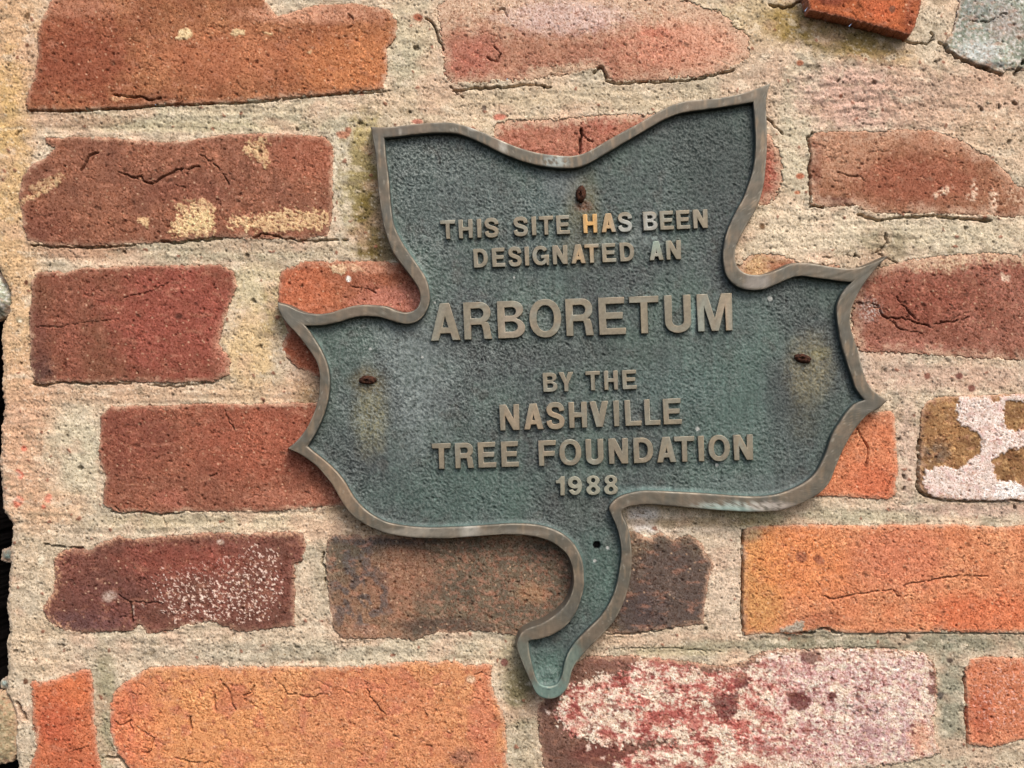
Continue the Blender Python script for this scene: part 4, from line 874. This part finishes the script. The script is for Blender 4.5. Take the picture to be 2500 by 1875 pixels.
def glyph(ch, w, h, t):
    g = t*0.88                                   # horizontal strokes are a touch thinner
    if ch == 'I': return [[(0,0),(0,h),(w,h),(w,0)]]
    if ch == 'T': a = (w-t)/2; return [[(a,0),(a,h-g),(0,h-g),(0,h),(w,h),(w,h-g),(w-a,h-g),(w-a,0)]]
    if ch == 'H': m = (h-g)/2; return [[(0,0),(0,h),(t,h),(t,m+g),(w-t,m+g),(w-t,h),(w,h),(w,0),(w-t,0),(w-t,m),(t,m),(t,0)]]
    if ch == 'L': return [[(0,0),(0,h),(t,h),(t,g),(w,g),(w,0)]]
    if ch == 'E': m = (h-g)/2+0.01*h; return [[(0,0),(0,h),(w*0.97,h),(w*0.97,h-g),(t,h-g),(t,m+g),(w*0.9,m+g),(w*0.9,m),(t,m),(t,g),(w,g),(w,0)]]
    if ch == 'F': m = (h-g)/2-0.02*h; return [[(0,0),(0,h),(w,h),(w,h-g),(t,h-g),(t,m+g),(w*0.92,m+g),(w*0.92,m),(t,m),(t,0)]]
    if ch == 'N':
        dw = t*1.2; return [[(0,0),(0,h),(dw,h),(w-t,h*t/(w-dw)),(w-t,h),(w,h),(w,0),(w-dw,0),(t,h*(1-t/(w-dw))),(t,0)]]
    if ch == 'M':
        return [[(0,0),(0,h),(1.42*t,h),(w/2,0.32*h),(w-1.42*t,h),(w,h),(w,0),(w-t*0.95,0),(w-t*0.95,0.68*h),(w/2+0.5*t,0),(w/2-0.5*t,0),(t*0.95,0.68*h),(t*0.95,0)]]
    if ch in 'AV':
        aw = t*1.25; lw = t*1.12; s_ = (w-aw)/2/h; va = (w/2-lw)/s_; v1 = h*0.19; v2 = v1+g*0.9
        xi = lambda v: lw+s_*v
        if ch == 'A': return [[(0,0),((w-aw)/2,h),((w+aw)/2,h),(w,0),(w-lw,0),(w-xi(v1),v1),(xi(v1),v1),(lw,0)], [(xi(v2),v2),(w/2,va),(w-xi(v2),v2)]]
        return [[(0,h),(lw,h),(w/2,h-va),(w-lw,h),(w,h),((w+aw)/2,0),((w-aw)/2,0)]]
    if ch == 'Y':
        lw = t*1.18; return [[(0,h),(lw,h),(w/2,h*0.60),(w-lw,h),(w,h),(w/2+t/2,h*0.40),(w/2+t/2,0),(w/2-t/2,0),(w/2-t/2,h*0.40)]]
    if ch == 'U':
        r = w*0.5; return [[(0,h)]+arc(w/2,r*0.85,w/2,r*0.85,180,360,18)+[(w,h),(w-t,h)]+arc(w/2,r*0.85+0.02*h,w/2-t,max(r*0.85-g,1),360,180,14)+[(t,h)]]
    if ch == 'O': return [arc(w/2,h/2,w/2,h/2,0,360,36,0.93)[:-1], arc(w/2,h/2,w/2-t,h/2-g,0,360,30,0.93)[:-1]]
    if ch == 'D':
        c = w*0.42; return [[(0,0),(0,h)]+arc(c,h/2,w-c,h/2,90,-90,20,0.92), [(t,g),]+arc(c,h/2,w-c-t,h/2-g,-90,90,16,0.92)+[(t,h-g)]]
    if ch == 'B':
        c = w*0.55; y1 = h*0.53
        return [[(0,0),(0,h)]+arc(c,(h+y1)/2,w*0.95-c,(h-y1)/2,90,-70,12,0.95)+arc(c,y1/2,w-c,y1/2,70,-90,12,0.95),
                [(t,y1+g*0.42)]+arc(c*0.95,(y1+h)/2-g*0.29,w*0.95-c*0.95-t,(h-y1)/2-g*0.71,-90,90,10)+[(t,h-g)],
                [(t,g)]+arc(c*0.95,(y1+g*0.5)/2,w-c*0.95-t,y1/2-g*0.75,-90,90,10)+[(t,y1-g*0.5)]]
    if ch == 'R':
        c = w*0.56; y1 = h*0.42
        return [[(0,0),(0,h)]+arc(c,(h+y1)/2,w*0.97-c,(h-y1)/2,90,-62,14,0.95)+[(w*0.86,y1*1.06),(w*0.915,y1*0.86),(w*0.94,y1*0.55),(w,0),(w-t*1.12,0),(w*0.94-t*0.98,y1*0.5),(w*0.90-t*0.95,y1*0.78),(w*0.62,y1*0.93),(t,y1*0.93),(t,0)],
                [(t,y1*0.93+g)]+arc(c*0.97,(y1*0.93+h)/2,w*0.97-c*0.97-t,(h-y1*0.93)/2-g,-90,90,12)+[(t,h-g)]]
    if ch == 'S':
        q = [(1.0,.70),(.95,.84),(.80,.96),(.5,1.0),(.22,.97),(.06,.87),(.04,.74),(.13,.62),(.32,.55),(.52,.505),(.76,.44),(.94,.34),(.97,.20),(.88,.07),(.68,.01),(.48,0),(.24,.02),(.07,.11),(0,.28)]
        return [stroke([(t/2+a*(w-t), g/2+b*(h-g)) for a, b in q], t*0.97)]
    if ch == 'G':
        o = arc(w/2,h/2,w/2,h/2,33,300,26,0.95); ii = arc(w/2,h/2,w/2-t,h/2-g,318,36,24,0.95)
        return [o+[(w*0.82,h*0.13),(w*0.86,0),(w,0),(w,h*0.53),(w*0.52,h*0.53),(w*0.52,h*0.53-g*0.9),(w-t*0.95,h*0.53-g*0.9)]+ii]
    if ch == '1': return [[(w-t,0),(w,0),(w,h),(w-t*0.75,h),(w-t*1.1,h*0.89),(w*0.22,h*0.80),(0,h*0.79),(0,h*0.64),(w-t,h*0.64)]]
    if ch == '8':
        return [arc(w/2,h*0.265,w/2,h*0.265,125,415,22)+arc(w/2,h*0.75,w*0.46,h*0.25,-52,232,20), arc(w/2,h*0.275,w*0.165,h*0.125,0,360,14)[:-1], arc(w/2,h*0.75,w*0.145,h*0.115,0,360,14)[:-1]]
    if ch == '9':
        return [arc(w/2,h/2,w/2,h/2,208,450,24)+arc(w/2,h*0.67,w/2,h*0.33,100,300,16)+[(w-t*0.98,h*0.42)]+arc(w/2,h/2,w/2-t*0.95,h/2-g*0.95,-20,-140,12), arc(w/2,h*0.675,w/2-t,h*0.33-g*0.95,0,360,14)[:-1]]

def letter_colour(px, py):
    x = px.astype(F4); y = py.astype(F4)
    c = np.ones(x.shape+(3,), F4)*lin((134,126,108))
    mix = lambda cc, m: mixc(c, cc, np.clip(m, 0, 1).astype(F4))
    n1 = pn(x/30, y/30, 240); n2 = pn(x/12, y/14, 241)
    c = mix((156,142,118), 0.7*sm(0,0.6,n1)); c = mix((154,154,140), 0.7*sm(0,0.6,-n1)); c = mix((140,124,106), 0.5*sm(0.1,0.6,n2))
    def g(X0, Y0, rx, ry): return 1-sm(0.5, 1.4, np.sqrt(((x-X0)/rx)**2+((y-Y0)/ry)**2)+0.15*n2)
    c = mix((214,166,98), 0.9*g(1440,545,24,40)); c = mix((196,158,108), 0.7*g(1484,545,30,30)); c = mix((166,168,160), 0.85*g(1530,555,34,26)); c = mix((176,178,172), 0.7*g(1585,545,20,30))
    c = mix((150,176,164), 0.6*g(1606,588,20,22)); c = mix((194,160,116), 0.6*g(1430,620,40,24)); c = mix((150,160,150), 0.7*g(1712,780,14,50)); c = mix((166,152,134), 0.6*g(1250,790,40,40)); c = mix((204,156,112), 0.4*g(1770,770,12,40))
    c = mix((160,160,142), 0.7*g(1432,1185,90,36)); c = mix((184,156,124), 0.4*g(1300,1020,100,30))
    return c*(1+0.08*n2)[..., None]

LET_H = 7.5
def put_line(text, boxes, x_ref, y_ref, slope, hh, t):
    ang = math.atan(slope)                       # baseline climbs to the right
    for ch, (x0, x1) in zip(text, boxes):
        xb = x0; w = x1-x0
        over = 0.02*hh if ch in 'OSGU8' else 0
        yb = y_ref-slope*(xb-x_ref)+over
        hgt = hh+(2*over if ch in 'OSG8' else over)
        if ch not in 'I1': w = w-hh*math.sin(ang)*0.5
        cu = bpy.data.curves.new("letter", 'CURVE'); cu.dimensions = '2D'; cu.fill_mode = 'BOTH'
        for lp in glyph(ch, w, hgt, t):
            sp = cu.splines.new('POLY'); sp.points.add(len(lp)-1); sp.use_cyclic_u = True
            for p, (a, b) in zip(sp.points, lp):
                p.co = (a, b, 0, 1)
        cu.extrude = LET_H/2+2; cu.bevel_depth = 1.3; cu.bevel_resolution = 1; cu.offset = -1.2
        tmp = bpy.data.objects.new("tmp", cu); COL.objects.link(tmp)
        dg = bpy.context.evaluated_depsgraph_get()
        me = bpy.data.meshes.new_from_object(tmp.evaluated_get(dg))
        bpy.data.objects.remove(tmp); bpy.data.curves.remove(cu)
        n = len(me.vertices); v = np.empty(n*3, F4); me.vertices.foreach_get("co", v); v = v.reshape(-1, 3)
        # cast letters are a little wider at the foot
        cx, cy = w/2, hh/2
        foot = np.clip(-v[:, 2]/(LET_H/2+2), 0, 1)
        kx = v[:, 0]; ky = v[:, 1]
        c, s_ = math.cos(ang), math.sin(ang)
        px = xb+kx*c-ky*s_+hh*math.sin(ang)*0.5; py = yb-(kx*s_+ky*c)
        hz = FIELD_H+LET_H/2+v[:, 2]-1
        f = (DIST-FIELD_H-LET_H)/DIST
        wc = W((px-1250)*f+1250, (py-937.5)*f+937.5, hz)
        org = wc.mean(0)
        me.vertices.foreach_set("co", (wc-org).ravel())
        lc = letter_colour(px, py)
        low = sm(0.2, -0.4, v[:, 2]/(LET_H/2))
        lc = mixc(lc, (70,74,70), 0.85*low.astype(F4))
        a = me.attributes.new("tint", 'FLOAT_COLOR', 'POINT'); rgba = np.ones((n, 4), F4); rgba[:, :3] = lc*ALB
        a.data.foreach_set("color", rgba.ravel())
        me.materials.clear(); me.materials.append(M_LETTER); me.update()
        nm = "digit" if ch in "1988" else "letter"
        me.name = nm
        o = bpy.data.objects.new(nm, me); COL.objects.link(o)
        o.parent = plaque; o.location = Vector([float(q) for q in org])-plaque.location
        if abs(px.mean()-1441) < 8 and abs(py.mean()-545) < 12: o["label"] = "letter H rubbed to bright gold"
        if abs(px.mean()-1602) < 8 and abs(py.mean()-612) < 16: o["label"] = "letter A with a pale green stain"

put_line("THISSITEHASBEEN", [(1075,1112.5),(1119.6,1155),(1164.5,1175.2),(1182,1219),(1252.5,1290.5),(1298,1309),(1315.8,1352),(1358,1392),(1423.5,1459),(1467,1505),(1507.6,1544.7),(1570,1606),(1610.7,1645.6),(1651,1685.3),(1692,1728.5)], 1075, 584.5, 0.0425, 46, 10.6)
put_line("DESIGNATEDAN", [(1156,1192),(1201,1234),(1240,1275),(1281,1291.7),(1299.5,1340.8),(1349,1386.5),(1393.6,1430.7),(1427,1463),(1469.6,1504.6),(1513,1549),(1584.5,1620.8),(1626,1663.3)], 1156, 654.3, 0.0422, 46.5, 10.6)
put_line("ARBORETUM", [(1050,1125),(1132,1202),(1214.5,1283),(1292,1371.8),(1381,1450.5),(1461.6,1528.5),(1536.6,1610),(1622.5,1688.5),(1702,1789)], 1050, 832.5, 0.0350, 91, 18)
put_line("BYTHE", [(1325.5,1361.6),(1364,1401),(1429.4,1465.6),(1474.6,1509.3),(1519,1555)], 1325, 957.3, 0.0335, 47, 10.6)
put_line("NASHVILLE", [(1220,1269),(1278,1327.7),(1333,1380),(1388.7,1434),(1440,1486.6),(1498,1511.5),(1525.5,1566.3),(1573,1612.7),(1619,1664.6)], 1220, 1051.3, 0.0365, 63, 13.4)
put_line("TREEFOUNDATION", [(1055,1101.6),(1111,1157.7),(1167,1211.9),(1223.5,1267),(1314.8,1358.4),(1365,1420),(1430,1474),(1486,1534),(1546.6,1595.5),(1602.7,1651.6),(1646.4,1696.3),(1704.6,1718.6),(1729,1782.6),(1791,1839)], 1055, 1145.3, 0.0290, 62, 13.6)
put_line("1988", [(1357,1378.5),(1386,1421.5),(1430.8,1466),(1474,1509)], 1357, 1209.8, 0.021, 46, 11.2)

# ------------------------------------------------------------------ rusted fixings
def pin(name, cx, cy, rx, ry, ang, label, up=13):
    nu, nv = 36, 14
    u = np.linspace(0, 2*np.pi, nu, endpoint=False); v = np.linspace(0.02, np.pi*0.5+0.25, nv)
    U, V = np.meshgrid(u, v)
    a = np.sin(V)*np.cos(U); b = np.sin(V)*np.sin(U); z = np.cos(V)
    r = 1+0.16*pn((a*2+cx*0.1).astype(F4), (b*2+z*1.5).astype(F4), 250)+0.10*pn((a*5).astype(F4), (b*5+z*4).astype(F4), 251)
    a = a*r*rx; b = b*r*ry; zz = z*up*r+3
    zz = zz-5*(np.hypot(a/rx+0.15, b/ry-0.1) < 0.33)
    c, s_ = math.cos(ang), math.sin(ang)
    px = cx+a*c-b*s_; py = cy+a*s_+b*c
    f = (DIST-FIELD_H-6)/DIST
    wc = W((px.ravel()-1250)*f+1250, (py.ravel()-937.5)*f+937.5, (FIELD_H+zz).ravel())
    q = []
    for j in range(nv-1):
        i = np.arange(nu); q.append(np.stack([j*nu+i, (j+1)*nu+i, (j+1)*nu+(i+1) % nu, j*nu+(i+1) % nu], -1))
    q = np.vstack(q)
    wc = np.vstack([wc, wc[:nu].mean(0)[None]]); top = len(wc)-1
    i = np.arange(0, nu, 2); q = np.vstack([q, np.stack([np.full(len(i), top), i, i+1, (i+2) % nu], -1)])
    n3 = pn((wc[:, 0]*900).astype(F4), (wc[:, 2]*900).astype(F4), 252)
    cl = mixc(np.ones((len(wc), 3), F4)*lin((50,35,30)), (84,54,40), np.clip(0.5+n3, 0, 1))
    o = make_mesh(name, wc, q, cl, M_RUST, plaque, wc.mean(0))
    o["label"] = label
pin("fixing_pin", 1418, 474, 12, 20, 0.12, "upright rusty pin head above the first line of lettering")
pin("fixing_pin", 897, 928, 20.5, 10.5, 0.02, "oval rusty pin head in the left lobe", 9)
pin("fixing_pin", 1961, 875, 20.5, 11, 0.25, "oval rusty pin head in the right lobe", 9)
print("TRIS", sum(len(o.data.polygons)*2 for o in bpy.data.objects if o.type == 'MESH'))
